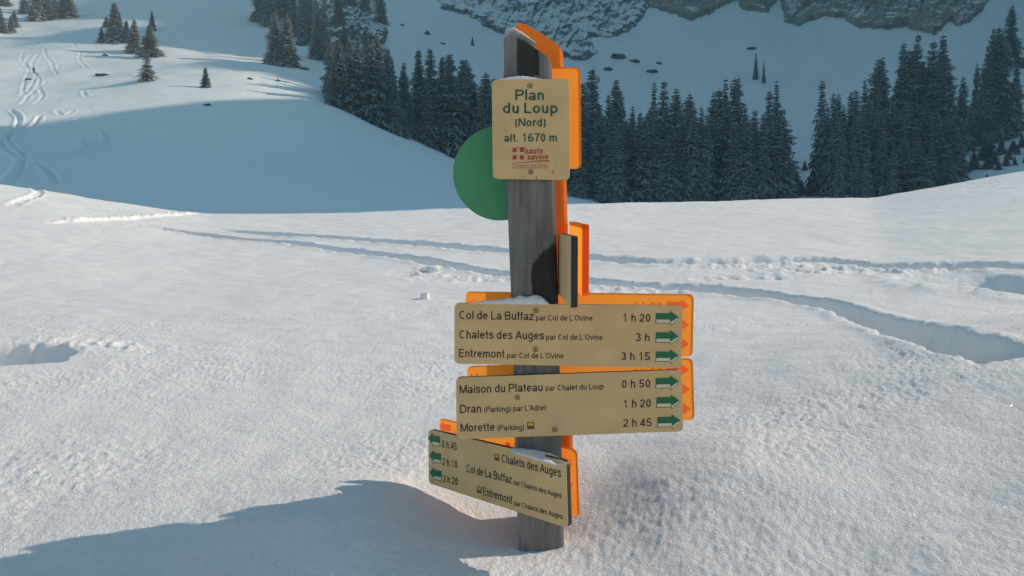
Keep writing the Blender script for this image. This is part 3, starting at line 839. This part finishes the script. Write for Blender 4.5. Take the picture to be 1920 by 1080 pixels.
# lettering: a plain grotesque alphabet drawn as pen strokes (cap height 1)
def arc(cx, cy, rx, ry, a0, a1, n=14):
    return [(cx + rx * math.cos(math.radians(a0 + (a1 - a0) * i / n)), cy + ry * math.sin(math.radians(a0 + (a1 - a0) * i / n))) for i in range(n + 1)]
def glyphs(w):
    """strokes of every character for pen width w; returns char -> (advance, strokes)"""
    h = w / 2; X = 0.735; ym = X / 2; ry = ym - h; rx = 0.30 - h; c = 0.30 + 0.02; A = {}
    def oval(cx, r=None): return arc(cx, ym, r or rx, ry, 0, 360, 24)
    st = lambda x, a, b: [(x, a), (x, b)]
    xl, xr = 0.06 + h, 0.60 - h
    arch = lambda x0, x1: arc((x0 + x1) / 2, X - h - 0.22, (x1 - x0) / 2, 0.22, 180, 0) + [(x1, 0)]
    A['o'] = (.64, [oval(c)]); A['c'] = (.6, [arc(c, ym, rx, ry, 48, 312, 20)])
    A['e'] = (.64, [[(c - rx, ym + .02), (c + rx, ym + .02)], arc(c, ym, rx, ry, 3, 318, 22)])
    A['\u00e9'] = (.64, A['e'][1] + [[(.28, .82), (.42, .98)]])
    A['d'] = (.66, [arc(c, ym, rx, ry, 0, 360, 24), st(xr, 0, 1)]); A['b'] = (.66, [oval(.34), st(xl, 0, 1)])
    A['p'] = (.66, [oval(.34), st(xl, -.27, X)])
    A['g'] = (.66, [oval(c), st(xr, X, -.02), arc(c, -.04, rx, .20, 0, -150)])
    A['a'] = (.64, [arc(.31, X - h - .19, .21, .19, 160, 0) + [(.52, .0)], arc(.28, .21, .22 - h * .2, .21 - h, 0, 360, 20), ])
    A['n'] = (.64, [st(xl, 0, X), arch(xl, xr - .02)]); A['h'] = (.64, [st(xl, 0, 1), arch(xl, xr - .02)])
    A['m'] = (.98, [st(xl, 0, X), arch(xl, .49), arch(.49, .92 - h)])
    A['u'] = (.64, [[(xl, X)] + arc((xl + xr - .02) / 2, h + .22, (xr - .02 - xl) / 2, .22, 180, 360), st(xr - .02, X, 0)])
    A['r'] = (.40, [st(xl, 0, X), arc(xl + .24, X - h - .24, .24, .24, 180, 85)])
    A['t'] = (.36, [[(.17, .94), (.17, .17)] + arc(.28, .17, .11, .17 - h, 180, 285), [(.02, X - h), (.32, X - h)]])
    A['f'] = (.34, [[(.15, 0), (.15, .80)] + arc(.27, .80, .12, .2 - h, 180, 75), [(.02, X - h), (.32, X - h)]])
    A['i'] = (.26, [st(.13, 0, X), st(.13, .86, 1.0)]); A['l'] = (.26, [st(.13, 0, 1)])
    A['k'] = (.58, [st(xl, 0, 1), [(.52, X), (.12, .26)], [(.26, .42), (.54, 0)]])
    sp = [(.50, .56), (.44, .655), (.29, X - h), (.14, .655), (.10, .55), (.16, .455), (.29, .40), (.44, .335), (.50, .215), (.44, .09), (.29, h), (.13, .085), (.075, .20)]
    A['s'] = (.58, [smooth_path(sp, 3)])
    A['v'] = (.58, [[(.04, X), (.29, 0), (.54, X)]]); A['z'] = (.58, [[(.05, X - h), (.50, X - h), (.06, h), (.54, h)]])
    A['L'] = (.62, [[(.10, 1), (.10, h), (.58, h)]])
    A['P'] = (.74, [st(.10 , 0, 1), [(.10, 1 - h), (.42, 1 - h)] + arc(.42, .72 - h * .2, .25, .28 - h * .8, 90, -90) + [(.10, .44)]])
    A['N'] = (.82, [[(.10, 0), (.10, .97)], [(.12, .95), (.69, .05)], [(.71, .03), (.71, 1)]])
    A['C'] = (.84, [arc(.44, .5, .37 - h, .5 - h, 48, 312, 26)]); A['O'] = (.88, [arc(.44, .5, .40 - h, .5 - h, 0, 360, 30)])
    A['G'] = (.88, [arc(.44, .5, .37 - h, .5 - h, 48, 350, 28), [(.78, 0), (.78, .46), (.48, .46)]])
    A['B'] = (.76, [st(.10, 0, 1), [(.10, 1 - h), (.42, 1 - h)] + arc(.42, .755 - h * .3, .21, .245 - h * .7, 90, -90) + [(.10, .52)],
                    [(.14, .515), (.44, .515)] + arc(.44, .28, .24, .28 - h, 90, -90) + [(.10, h)]])
    A['D'] = (.82, [st(.10, 0, 1), [(.10, 1 - h), (.38, 1 - h)] + arc(.38, .5, .36, .5 - h, 90, -90) + [(.10, h)]])
    A['E'] = (.72, [[(.64, 1 - h), (.10, 1 - h)], st(.10, 1, 0), [(.10, .52), (.60, .52)], [(.10, h), (.66, h)]])
    A['M'] = (.96, [[(.10, 0), (.10, 1)], [(.12, .97), (.47, .04)], [(.49, .04), (.84, .97)], [(.86, 1), (.86, 0)]])
    A['A'] = (.78, [[(.04, 0), (.385, .97)], [(.395, .97), (.74, 0)], [(.17, .33), (.61, .33)]])
    A['0'] = (.66, [arc(.33, .49, .27 - h, .49 - h, 0, 360, 28)])
    A['1'] = (.66, [[(.12, .74), (.30, .80), (.36, .98), (.36, 0)]])
    A['2'] = (.66, [arc(.32, .68, .23, .30 - h, 172, -25) + [(.36, .34), (.12, .16), (.08, h)], [(.06, h), (.60, h)]])
    A['3'] = (.66, [arc(.31, .735, .20, .245 - h, 165, -80), arc(.31, .27, .24, .27 - h, 90, -165)])
    A['4'] = (.66, [[(.62, .24), (.06, .24), (.44, .98)], [(.44, .98), (.44, 0)]])
    A['5'] = (.66, [[(.57, 1 - h), (.17, 1 - h), (.11, .48)], arc(.31, .31, .25, .31 - h, 140, -155, 20)])
    A['6'] = (.66, [arc(.33, .31, .245, .31 - h, 0, 360, 24), arc(.37, .40, .29, .58 - h, 178, 60, 16)])
    A['7'] = (.66, [[(.06, 1 - h), (.60, 1 - h), (.38, .55), (.28, 0)]])
    A['('] = (.34, [arc(.46, .38, .34, .64, 128, 232)]); A[')'] = (.34, [arc(-.12, .38, .34, .64, -52, 52)])
    A["'"] = (.22, [st(.11, .76, 1.0)]); A['.'] = (.28, [st(.13, 0, w)])
    return A
_gl = {}
def write(bm, board, txt, l, r, cap, mi=0, off=(0, 0), bold=0.0, shear=0.0, lift=0.0006, space=1.0):
    w = 0.138 + bold
    if w not in _gl: _gl[w] = glyphs(w)
    G = _gl[w]; x = 0; strokes = []
    for ch in txt:
        if ch == ' ': x += 0.30; continue
        adv, st = G[ch]
        for s_ in st: strokes.append([(p[0] + x + shear * p[1], p[1]) for p in s_])
        x += (adv + 0.045 + bold * 0.5) * space
    x0, x1 = 0.06, x - 0.06
    a = board.hit(l[0] + off[0], l[1] + off[1], lift); b = board.hit(r[0] + off[0], r[1] + off[1], lift)
    up = board.hit(l[0] + off[0], l[1] - cap + off[1], lift) - a
    XV = (b - a) / (x1 - x0)
    for i, s_ in enumerate(strokes):
        n = len(s_); L_, R_ = [], []
        closed = math.dist(s_[0], s_[-1]) < 1e-6
        for k in range(n):
            p = s_[k]
            q0 = s_[k - 1] if k > 0 else (s_[n - 2] if closed else None)
            q1 = s_[k + 1] if k < n - 1 else (s_[1] if closed else None)
            d0 = Vector((p[0] - q0[0], p[1] - q0[1])).normalized() if q0 else None
            d1 = Vector((q1[0] - p[0], q1[1] - p[1])).normalized() if q1 else None
            if d0 is None: d0 = d1
            if d1 is None: d1 = d0
            nn = Vector((-(d0.y + d1.y), d0.x + d1.x))
            if nn.length < 1e-4: nn = Vector((-d0.y, d0.x))
            nn.normalize()
            m = 1 / max(0.45, nn.dot(Vector((-d0.y, d0.x))))
            L_.append((p[0] + nn.x * w / 2 * m, p[1] + nn.y * w / 2 * m)); R_.append((p[0] - nn.x * w / 2 * m, p[1] - nn.y * w / 2 * m))
        dz = board.n * (0.00004 * (i % 7))
        f = lambda q: bm.verts.new(a + XV * (q[0] - x0) + up * q[1] + dz)
        lv, rv = [f(q) for q in L_], [f(q) for q in R_]
        for k in range(n - 1):
            fc = bm.faces.new([lv[k], rv[k], rv[k + 1], lv[k + 1]]); fc.material_index = mi

def poly(bm, board, pts, mi=0, lift=0.0006, off=(0, 0)):
    vs = [bm.verts.new(board.hit(p[0] + off[0], p[1] + off[1], lift)) for p in pts]
    f = bm.faces.new(vs); f.material_index = mi
    f.normal_update()
    if f.normal.dot(board.n) < 0: f.normal_flip()

def arrow(board, parent, x0, x1, yc, mats, sgn=1, tilt=0.0, off=(0, 0), drop=6.5):
    """green block arrow with a pale outlined underside"""
    bm = bmesh.new()
    L = abs(x1 - x0)
    def q(t, dy):
        x = x0 + (x1 - x0) * t
        return (x, yc + dy + tilt * (x - x0))
    g = [q(0, -7), q(0.63, -7), q(0.63, -11.5), q(1, 0), q(0.63, 10.5), q(0.63, 5), q(0, 5)]
    o = [q(0, -7), q(0.63, -7), q(0.63, -11.5), q(1, 0), q(1, 3), q(0.66, 10.5 + drop), q(0.64, 5 + drop + 0.8), q(-0.015, 5 + drop + 0.8)]
    p = [q(0.02, -6), q(0.63, -6), q(0.66, 0), q(0.97, 1.5), q(0.98, 3), q(0.675, 8.6 + drop), q(0.66, 5 + drop - 0.4), q(0.02, 5 + drop - 0.4)]
    if len(mats) > 1:
        poly(bm, board, o, 1, 0.0004, off); poly(bm, board, p, 2, 0.0008, off)
    poly(bm, board, g, 0, 0.0012, off)
    return from_bm("arrow", bm, mats, parent)

def bolt(board, parent, px, py, mat, off=(0, 0), r=5.0):
    bm = bmesh.new(); n = 20
    c = board.hit(px + off[0], py + off[1], 0)
    ux = (board.hit(px + off[0] + r, py + off[1], 0) - c); uy = (board.hit(px + off[0], py + off[1] - r, 0) - c)
    def ring(k, lift): return [bm.verts.new(c + (ux * math.cos(6.2832 * i / n) + uy * math.sin(6.2832 * i / n)) * k + board.n * lift) for i in range(n)]
    a, b, d, e = ring(1.0, 0.0), ring(1.0, 0.0012), ring(0.80, 0.0016), ring(0.78, 0.0002)
    for p, q in ((a, b), (b, d), (d, e)):
        for i in range(n): bm.faces.new([p[i], p[(i + 1) % n], q[(i + 1) % n], q[i]])
    h0, h1 = ring(0.38, 0.0002), ring(0.30, 0.002)
    for i in range(n): bm.faces.new([h0[i], h0[(i + 1) % n], h1[(i + 1) % n], h1[i]])
    bm.faces.new(h1)
    bmesh.ops.recalc_face_normals(bm, faces=bm.faces)
    return from_bm("bolt", bm, mat, parent)

def marker(board, parent, x0, y0, x1, y1, mats, off=(0, 0), tilt=0.0):
    bm = bmesh.new()
    def q(x, y): return (x, y + tilt * (x - x0))
    m = (y0 + y1) / 2
    poly(bm, board, [q(x0, y0), q(x1, y0), q(x1, y1), q(x0, y1)], 0, 0.0004, off)
    poly(bm, board, [q(x0 + 1.2, y0 + 1.2), q(x1 - 1.2, y0 + 1.2), q(x1 - 1.2, m), q(x0 + 1.2, m)], 1, 0.0009, off)
    poly(bm, board, [q(x0 + 1.2, m), q(x1 - 1.2, m), q(x1 - 1.2, y1 - 1.2), q(x0 + 1.2, y1 - 1.2)], 2, 0.0009, off)
    return from_bm("trail_marker", bm, mats, parent)

POST_L = [(944.5, 72), (946, 200), (950, 340), (954, 450), (960, 600), (966, 800), (971, 1030), (973, 1130)]
POST_R = [(1035, 122), (1037, 200), (1041, 340), (1044, 450), (1048, 600), (1052, 800), (1058, 1030), (1060, 1130)]
def post(parent, Y, depth, mats, off=(0, 0), stain=True, cap_slot=0):
    rows_px = list(np.linspace(122, 1130, 110))
    lx = lambda y: float(np.interp(y, [p[1] for p in POST_L], [p[0] for p in POST_L]))
    rx = lambda y: float(np.interp(y, [p[1] for p in POST_R], [p[0] for p in POST_R]))
    NC = 14
    bm = bmesh.new()
    stl = bm.verts.layers.float.new("stain")
    def top(t):                                   # slanted, rounded top edge
        return float(np.interp(t, [0, 0.05, 0.16, 0.5, 0.83, 0.94, 1.0], [70, 65.5, 64, 82, 101, 109, 122]))
    def sv(t, y):
        s = 0
        if stain:
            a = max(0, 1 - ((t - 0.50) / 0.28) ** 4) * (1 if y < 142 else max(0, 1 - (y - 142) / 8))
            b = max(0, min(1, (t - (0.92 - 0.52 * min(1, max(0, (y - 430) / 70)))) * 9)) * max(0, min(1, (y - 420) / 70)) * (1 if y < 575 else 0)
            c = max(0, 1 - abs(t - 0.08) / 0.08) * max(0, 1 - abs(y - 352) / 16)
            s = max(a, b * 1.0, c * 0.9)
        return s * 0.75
    front, back = [], []
    ts = [k / NC for k in range(NC + 1)]
    ny = 112
    for i in range(ny):
        f, b = [], []
        for t in ts:
            y = top(t) + (1130 - top(t)) * (i / (ny - 1)) ** 1.0
            x = lx(y) + (rx(y) - lx(y)) * t
            p = P(x + off[0], y + off[1], Y)
            wob = 0.0012 * math.sin(y * 0.021 + t * 5)
            round_ = 0.006 * (abs(2 * t - 1) ** 8)
            v = bm.verts.new(p + Vector((0, wob + round_, 0))); v[stl] = sv(t, y); f.append(v)
            w = bm.verts.new(p + Vector((0, depth - round_, 0))); w[stl] = 0.3 * sv(t, y); b.append(w)
        front.append(f); back.append(b)
    for i in range(ny - 1):
        for k in range(NC):
            bm.faces.new([front[i][k], front[i + 1][k], front[i + 1][k + 1], front[i][k + 1]])
            bm.faces.new([back[i][k], back[i][k + 1], back[i + 1][k + 1], back[i + 1][k]])
        bm.faces.new([front[i][0], back[i][0], back[i + 1][0], front[i + 1][0]])
        q = bm.faces.new([front[i][NC], front[i + 1][NC], back[i + 1][NC], back[i][NC]]); q.material_index = len(mats) - 1
    for k in range(NC):
        q = bm.faces.new([front[0][k], front[0][k + 1], back[0][k + 1], back[0][k]]); q.material_index = cap_slot
    bmesh.ops.recalc_face_normals(bm, faces=bm.faces)
    return from_bm("post", bm, mats, parent, False)

TXT = {
 "plate": [("Plan", (967, 188), (1021, 188), 20, 0.022), ("du Loup", (944, 212.5), (1046, 212.5), 20, 0.022), ("(Nord)", (966, 237), (1024, 237), 15.5, 0.022), ("alt. 1670 m", (946, 266), (1045, 265.5), 15.5, 0.022)],
 "b1": [("Col de La Buffaz", (861, 598), (1001, 600.5), 15.5, .004), ("par Col de L'Ovine", (1005, 601), (1111, 601.5), 10.5, 0), ("1 h 20", (1168, 603), (1220, 603.5), 15, .004),
        ("Chalets des Auges", (861, 634.5), (1020, 636.5), 15.5, .004), ("par Col de L'Ovine", (1024, 637), (1130, 637.5), 10.5, 0), ("3 h", (1192, 639.5), (1219, 640), 15, .004),
        ("Entremont", (861, 669.5), (946, 671), 15.5, .004), ("par Col de L'Ovine", (951, 671.5), (1057, 672), 10.5, 0), ("3 h 15", (1165, 675), (1219, 675.5), 15, .004)],
 "b2": [("Maison du Plateau", (862, 737.5), (1018, 733.5), 15.5, .004), ("par Chalet du Loup", (1023, 733), (1132, 729.5), 10.5, 0), ("0 h 50", (1166, 727.5), (1220, 726), 15, .004),
        ("Dran", (863, 774.5), (903, 773.5), 15.5, .004), ("(Parking) par L'Adret", (908, 773), (1024, 769), 10.5, 0), ("1 h 20", (1169, 764.5), (1221, 763), 15, .004),
        ("Morette", (864, 809.5), (928, 808), 15.5, .004), ("(Parking)", (933, 807.5), (983, 806), 10.5, 0), ("2 h 45", (1169, 800.5), (1222, 799), 15, .004)],
 "b3": [("0 h 45", (829, 839), (857, 844.5), 14, .004), ("2 h 10", (830, 872), (858, 878), 14, .004), ("3 h 20", (831, 904), (859, 910), 14, .004),
        ("Chalets des Auges", (941, 866.5), (1052, 895), 15.5, .004), ("Col de La Buffaz", (875, 885), (960, 907), 15, .004), ("par Chalets des Auges", (963, 908), (1053, 934.5), 9.5, 0),
        ("Entremont", (906, 928), (961, 945), 15, .004), ("par Chalets des Auges", (964, 947), (1055, 973.5), 9.5, 0)],
}
def line(board, t, off, mat, parent):
    bm = bmesh.new()
    write(bm, board, t[0], t[1], t[2], t[3], 0, off, t[4])
    return from_bm("lettering", bm, mat, parent)
def signpost(root, Y, off, M, depth, b3d, edge, detail=True, yaw=0.0, pivot=(0, 0)):
    """post with its plate and four direction boards; Y is the distance of the post's front face"""
    dx, dy = off
    k = Y / 1.75
    def shift(c): return [(x + dx, y + dy) for x, y in c]
    post(root, Y, depth, M["post"], off, detail, M["cap"])
    yb = Y - 0.014 * k
    ty = math.tan(yaw)
    def depths(c):
        if not yaw: return [yb] * 4
        return [(pivot[1] - ty * pivot[0]) / (1 - ty * (x - 960) / F) for x, _ in c]
    # name plate
    pc = shift([(922, 149), (1067, 147), (1068.5, 338), (924, 335.5)])
    B = Board(pc, depths(pc))
    pl = slab("name_plate", rounded(B.c, 0.014 * k), -B.n * (0.009 if detail else 0.003) * k, M["board"], root, 0.0012 if detail else 0.0, not detail)
    pl["label"] = M["plate_label"]
    for t in TXT["plate"]: line(B, t, off, M["green_text"], pl)
    bm = bmesh.new()
    for (x, y) in ((961, 277), (974.5, 277), (961, 291), (974.5, 291)):
        poly(bm, B, [(x, y), (x + 8, y), (x + 8, y + 8), (x, y + 8)], 0, 0.0006, off)
    poly(bm, B, [(968, 276), (984, 276), (984, 277), (968, 277)], 0, 0.0005, off)
    write(bm, B, "haute", (983.5, 289), (1018, 288), 11.5, 0, off, 0.035, 0.15)
    write(bm, B, "savoie", (988.5, 299.5), (1028, 298.5), 10.5, 0, off, 0.035, 0.15)
    sw = [(961 + 69 * t, 306.5 - 6 * math.sin(t * 1.5)) for t in np.linspace(0, 1, 12)]
    poly(bm, B, sw + [(x, y + 0.6 + 1.8 * (x - 961) / 69) for x, y in sw[::-1]], 0, 0.0006, off)
    write(bm, B, "Conseil Général", (962, 313), (1028, 312.5), 5.5, 0, off, 0.0, 0.0, 0.0006, 1.5)
    poly(bm, B, [(961, 314.6), (1028, 314.2), (1028, 315.2), (961, 315.6)], 0, 0.0006, off)
    from_bm("emblem", bm, M["red_text"], pl)
    if detail:
        bm = bmesh.new()                       # scratches in the paint
        for (x0, y0, x1, y1, w) in ((1005, 329, 1006.8, 337, 1.2), (1039, 318, 1035.5, 326, 1.1), (985, 331, 983, 335, .8), (987, 324, 986, 326, 1.4), (959, 223, 962, 226, 1.0), (947, 243, 948.5, 248, .8), (1042, 308, 1041, 311, .8), (1023, 236, 1026, 236.5, .8)):
            poly(bm, B, [(x0 - w / 2, y0), (x0 + w / 2, y0), (x1 + w / 2, y1), (x1 - w / 2, y1)], 0, 0.0007, off)
        from_bm("scratches", bm, INK, pl)
        for (x, y) in ((993.5, 161), (995, 322.5)): bolt(B, pl, x, y, STEEL, off)
    # the two frontal boards
    for corners, key, arrows, bolts in (
        ([(852, 568), (1280, 573), (1277.5, 690.5), (852, 682)], "b1", ((594, .01), (630, .01), (666, .01)), ((1005, 582), (1004, 655))),
        ([(855, 708), (1278, 693), (1281.5, 809), (856, 824)], "b2", ((716, -.03), (752, -.03), (789, -.03)), ((970, 745), (1040, 805)))):
        B = Board(shift(corners), [d - 0.002 for d in depths(shift(corners))])
        b = slab("direction_board", rounded(B.c, 0.013 * k), -B.n * (0.013 if detail else 0.003) * k, M["board"], root, 0.0012 if detail else 0.0, not detail)
        b["label"] = M[key + "_label"]
        for t in TXT[key]: line(B, t, off, M["text"], b)
        for i, (yy, tl) in enumerate(arrows):
            xo = (0, 0, 0) if key == "b1" else (0, 1.5, 3)
            arrow(B, b, 1229.5 + xo[i], 1272 + xo[i], yy, M["arrow"], 1, tl, off)
        if detail:
            for (x, y) in bolts: bolt(B, b, x, y, STEEL, off)
        if key == "b2": marker(B, b, 988.5, 791.5, 1002, 804.5, M["marker"], off)
    # board pointing left and away
    yr, yl = b3d
    c3 = shift([(803, 805), (1061, 865), (1065, 991), (803.5, 906)])
    B = Board(c3, [yl, yr, yr, yl])
    b = slab("direction_board", rounded(B.c, 0.014 * k), -B.n * (0.014 if detail else 0.003) * k, M["board"], root, 0.0012 if detail else 0.0, not detail)
    b["label"] = M["b3_label"]
    for t in TXT["b3"]: line(B, t, off, M["text"], b)
    for (x, yy) in ((825, 825.5), (827, 858), (828, 890)):
        arrow(B, b, x, x - 22, yy, M["arrow"], -1, 0.19, off, 6)
    for (x, yy) in ((927, 850), (894, 911)): marker(B, b, x, yy, x + 9, yy + 12.5, M["marker"], off, 0.24)
    # packing block that holds the angled board off the post
    A0, A1 = B.hit(985 + dx, 905 + dy, -0.016), B.hit(1040 + dx, 920 + dy, -0.016)
    hgt = Vector((0, 0, 0.035))
    bm = bmesh.new()
    top_ = [A0 + hgt, A1 + hgt, Vector((A1.x, Y + 0.004, A1.z)) + hgt, Vector((A0.x, max(A0.y + 0.004, Y + 0.004), A0.z)) + hgt]
    a = [bm.verts.new(p) for p in top_]; bb = [bm.verts.new(p - hgt * 2) for p in top_]
    bm.faces.new(a); bm.faces.new(bb[::-1])
    for i in range(4): bm.faces.new([a[i], bb[i], bb[(i + 1) % 4], a[(i + 1) % 4]])
    bmesh.ops.recalc_face_normals(bm, faces=bm.faces)
    from_bm("spacer_block", bm, M["post"], root)
    if yaw:                                    # unseen block added to close the lit gap between the posts' shadows
        bm = bmesh.new()
        o_ = [P(x + dx, y + dy, 1.863) for x, y in ((968, 200), (1015, 200), (1032, 1050), (985, 1050))]
        a = [bm.verts.new(p) for p in o_]; bb = [bm.verts.new(Vector((p.x, Y + 0.005, p.z))) for p in o_]
        bm.faces.new(a); bm.faces.new(bb[::-1])
        for i in range(4): bm.faces.new([a[i], bb[i], bb[(i + 1) % 4], a[(i + 1) % 4]])
        bmesh.ops.recalc_face_normals(bm, faces=bm.faces)
        from_bm("shadow_filler", bm, BLACK, root)
    # board seen almost edge-on
    yn, yf = edge
    xl = (1070.5 + dx - 960) / F * yn
    zt = [P(1070 + dx, 443 + dy, yn).z, P(1047 + dx, 437 + dy, yf).z]; zb = [P(1070 + dx, 578 + dy, yn).z, P(1047 + dx, 549 + dy, yf).z]
    xf = (1046 + dx - 960) / F * yf
    cs = [Vector((xf, yf, zt[1])), Vector((xl, yn, zt[0])), Vector((xl, yn, zb[0])), Vector((xf, yf, zb[1]))]
    e = slab("direction_board", rounded(cs, 0.012 * k), Vector((0.0134 * k, 0.0, 0)), M["strip"], root, 0.0, not detail)
    e["label"] = M["edge_label"]

MAIN = dict(post=[WOOD, WOOD], cap=0, board=[TAN, BLACK], strip=[TAN, BLACK], text=INK, green_text=GREEN_INK, red_text=RED, arrow=[GREEN, INK, PALE], marker=[INK, YELLOW, MAROON],
            plate_label="upright tan name plate with green lettering and red emblem", b1_label="upper tan board with three green arrows pointing right",
            b2_label="lower tan board tilted slightly with three green arrows pointing right", b3_label="lowest tan board turned away with green arrows pointing left",
            edge_label="tan board seen edge-on with black edge")
ORANGE_OVERLAY = dict(post=[OR_MID, OR_YELLOW, BLACK], cap=1, board=[OR_FACE, OR_FACE], strip=[OR_FACE, OR_DEEP], text=OR_MARK, green_text=OR_MARK, red_text=OR_MARK, arrow=[OR_MARK], marker=[OR_MARK, OR_MARK, OR_MARK],
              plate_label="upright plate of the orange overlay", b1_label="upper board of the orange overlay", b2_label="lower board of the orange overlay", b3_label="turned board of the orange overlay", edge_label="edge-on board of the orange overlay")
YP = 1.75
pbase = P(1014, 1030, YP + 0.05)
sp = empty("signpost", pbase)
inv = Matrix.Translation(-pbase)
tag(sp, "grey weathered wooden hiking signpost with tan name plate and direction boards", "signpost")
signpost(sp, YP, (0, 0), MAIN, 0.105, (1.635, 1.97), (1.44, 1.80))
YO = 1.914
ob = P(1035, 1005, YO)
tw = empty("signpost", ob)  # orange graphic double of the wooden post, built as a solid object
tag(tw, "bright orange overlay double of the signpost, built solid close behind it", "signpost")
signpost(tw, YO, (21, -21.5), ORANGE_OVERLAY, 0.04, (1.875, 2.03), (1.60, 1.97), False, math.radians(-18), (0.11, 1.872))
for root in (sp, tw):
    for ch in root.children:
        ch.matrix_parent_inverse = Matrix.Translation(-root.location)

# green circle overlay, built as a solid disc behind the post
def disc():
    Y = YP + 0.1055
    c = P(937.5, 325, Y); r = 87.5 / F * Y
    bm = bmesh.new(); n = 96
    f = [bm.verts.new((r * math.cos(6.28318 * i / n), 0, r * math.sin(6.28318 * i / n))) for i in range(n)]
    b = [bm.verts.new((r * math.cos(6.28318 * i / n), 0.004, r * math.sin(6.28318 * i / n))) for i in range(n)]
    ff = bm.faces.new(f); bm.faces.new(b[::-1])
    for i in range(n): bm.faces.new([f[(i + 1) % n], f[i], b[i], b[(i + 1) % n]])
    bmesh.ops.recalc_face_normals(bm, faces=bm.faces)
    o = from_bm("overlay_disc", bm, DISC_GREEN)
    o.location = c
    tag(o, "plain green circle overlay, built as a flat disc half hidden behind the post", "disc")
disc()

# ------------------------------------------------------------------ snow caps
def mound(path, widths, heights, label, seed, cat="snow"):
    """heap of snow along a 3-D path; widths run front to back (y)"""
    n = 46; m = 12
    rr = np.random.default_rng(seed)
    pts = np.array([tuple(p) for p in path]); tt = np.linspace(0, 1, len(pts)); T = np.linspace(0, 1, n)
    C = np.stack([np.interp(T, tt, pts[:, k]) for k in range(3)], 1)
    Wd = np.interp(T, np.linspace(0, 1, len(widths)), widths); Hh = np.interp(T, np.linspace(0, 1, len(heights)), heights)
    bm = bmesh.new(); prev = None
    for i in range(n):
        endf = min(1, 6 * min(T[i], 1 - T[i]) + 0.05) ** 0.5
        row = []
        for k in range(m + 1):
            a = math.pi * k / m
            nz = 1 + 0.35 * float(fbm(np.array(i / 5.0), np.array(k / 3.0), 3, seed))
            row.append(bm.verts.new((C[i, 0], C[i, 1] - math.cos(a) * Wd[i] * 0.5, C[i, 2] + math.sin(a) ** 0.7 * Hh[i] * endf * nz - (0.001 if k in (0, m) else 0))))
        if prev:
            for k in range(m): bm.faces.new([prev[k], row[k], row[k + 1], prev[k + 1]])
            bm.faces.new([prev[0], prev[m], row[m], row[0]])
        else: first = row
        prev = row
    bm.faces.new(first); bm.faces.new(prev[::-1])
    bmesh.ops.recalc_face_normals(bm, faces=bm.faces)
    o = from_bm("snow_cap", bm, SNOW_NEAR, sp, True)
    o.matrix_parent_inverse = Matrix.Translation(-sp.location)
    o["label"] = label
yc = YP - 0.010
mound([P(936, 149.5, yc), P(965, 149, yc), P(985, 149, yc), P(1015, 148.3, yc)], [0.008, 0.014, 0.014, 0.006], [0.002, 0.007, 0.007, 0.001], "thin snow heap on top of the name plate", 1)
mound([P(882, 568.5, yc), P(930, 569, yc), P(975, 569.5, yc), P(1015, 570, yc), P(1030, 570.2, yc)], [0.012, 0.016, 0.02, 0.02, 0.012], [0.003, 0.008, 0.017, 0.018, 0.004], "snow heap on the upper direction board against the post", 2)
mound([P(958, 843, 1.72), P(1000, 852, 1.70), P(1035, 861, 1.685), P(1056, 866, 1.665)], [0.03, 0.07, 0.09, 0.05], [0.003, 0.006, 0.005, 0.002], "snow wedged between the lowest board and the post", 3)
mound([P(948, 66.5, YP + 0.05), P(962, 65, YP + 0.05), P(980, 75, YP + 0.05), P(1003, 88, YP + 0.05)], [0.09, 0.10, 0.10, 0.08], [0.004, 0.007, 0.007, 0.002], "snow cap on the slanted top of the wooden post", 4)
# ------------------------------------------------------------------ cold valley air
def haze(density):
    bm = bmesh.new(); bmesh.ops.create_cube(bm, size=1)
    lo, hi = Vector((-640, -70, -75)), Vector((670, 640, 540))
    for v in bm.verts: v.co = Vector([lo[k] + (hi[k] - lo[k]) * (v.co[k] + 0.5) for k in range(3)])
    m = bpy.data.materials.new("cold_air"); m.use_nodes = True; nt = m.node_tree
    nt.nodes.remove(nt.nodes["Principled BSDF"])
    pv = nt.nodes.new("ShaderNodeVolumePrincipled")
    pv.inputs["Color"].default_value = (0.62, 0.84, 1.0, 1); pv.inputs["Density"].default_value = density
    pv.inputs["Anisotropy"].default_value = 0.0
    nt.links.new(pv.outputs[0], nt.nodes["Material Output"].inputs["Volume"])
    o = from_bm("haze", bm, m)
    tag(o, "thin blue haze filling the air of the shaded valley", "haze", kind="stuff")
haze(0.0009)
# snow lumps lying on the field
def lump(px, py, w, h, label, seed):
    x, y = to_ground(px, py); z = ground_z(x, y)
    bm = bmesh.new(); bmesh.ops.create_cube(bm, size=1)
    bmesh.ops.subdivide_edges(bm, edges=bm.edges, cuts=5, use_grid_fill=True)
    for v in bm.verts:
        n = v.co.normalized() * 0.62
        v.co = v.co.lerp(n, 0.45)
        k = 1 + 0.22 * float(fbm(np.array(v.co.x * 3 + seed), np.array(v.co.y * 3 + v.co.z * 2), 3, seed))
        v.co = Vector((v.co.x * w * k, v.co.y * w * k, v.co.z * h * k))
    o = from_bm("snow_lump", bm, SNOW_NEAR, None, True)
    o.location = (x, y, z + h * 0.35)
    o.rotation_euler = (0.15, 0.1, seed)
    tag(o, label, "snow lump", "loose snow lumps on the field")
lump(797, 560, 0.05, 0.045, "single loose block of snow left of the upper boards", 3)
lump(812, 508, 0.10, 0.05, "larger snow lump beside the lower ski track", 5)
lump(784, 516, 0.05, 0.03, "small snow lump left of the churned patch", 8)

scene.render.engine = 'CYCLES'
scene.cycles.use_denoising = True
scene.cycles.max_bounces = 6
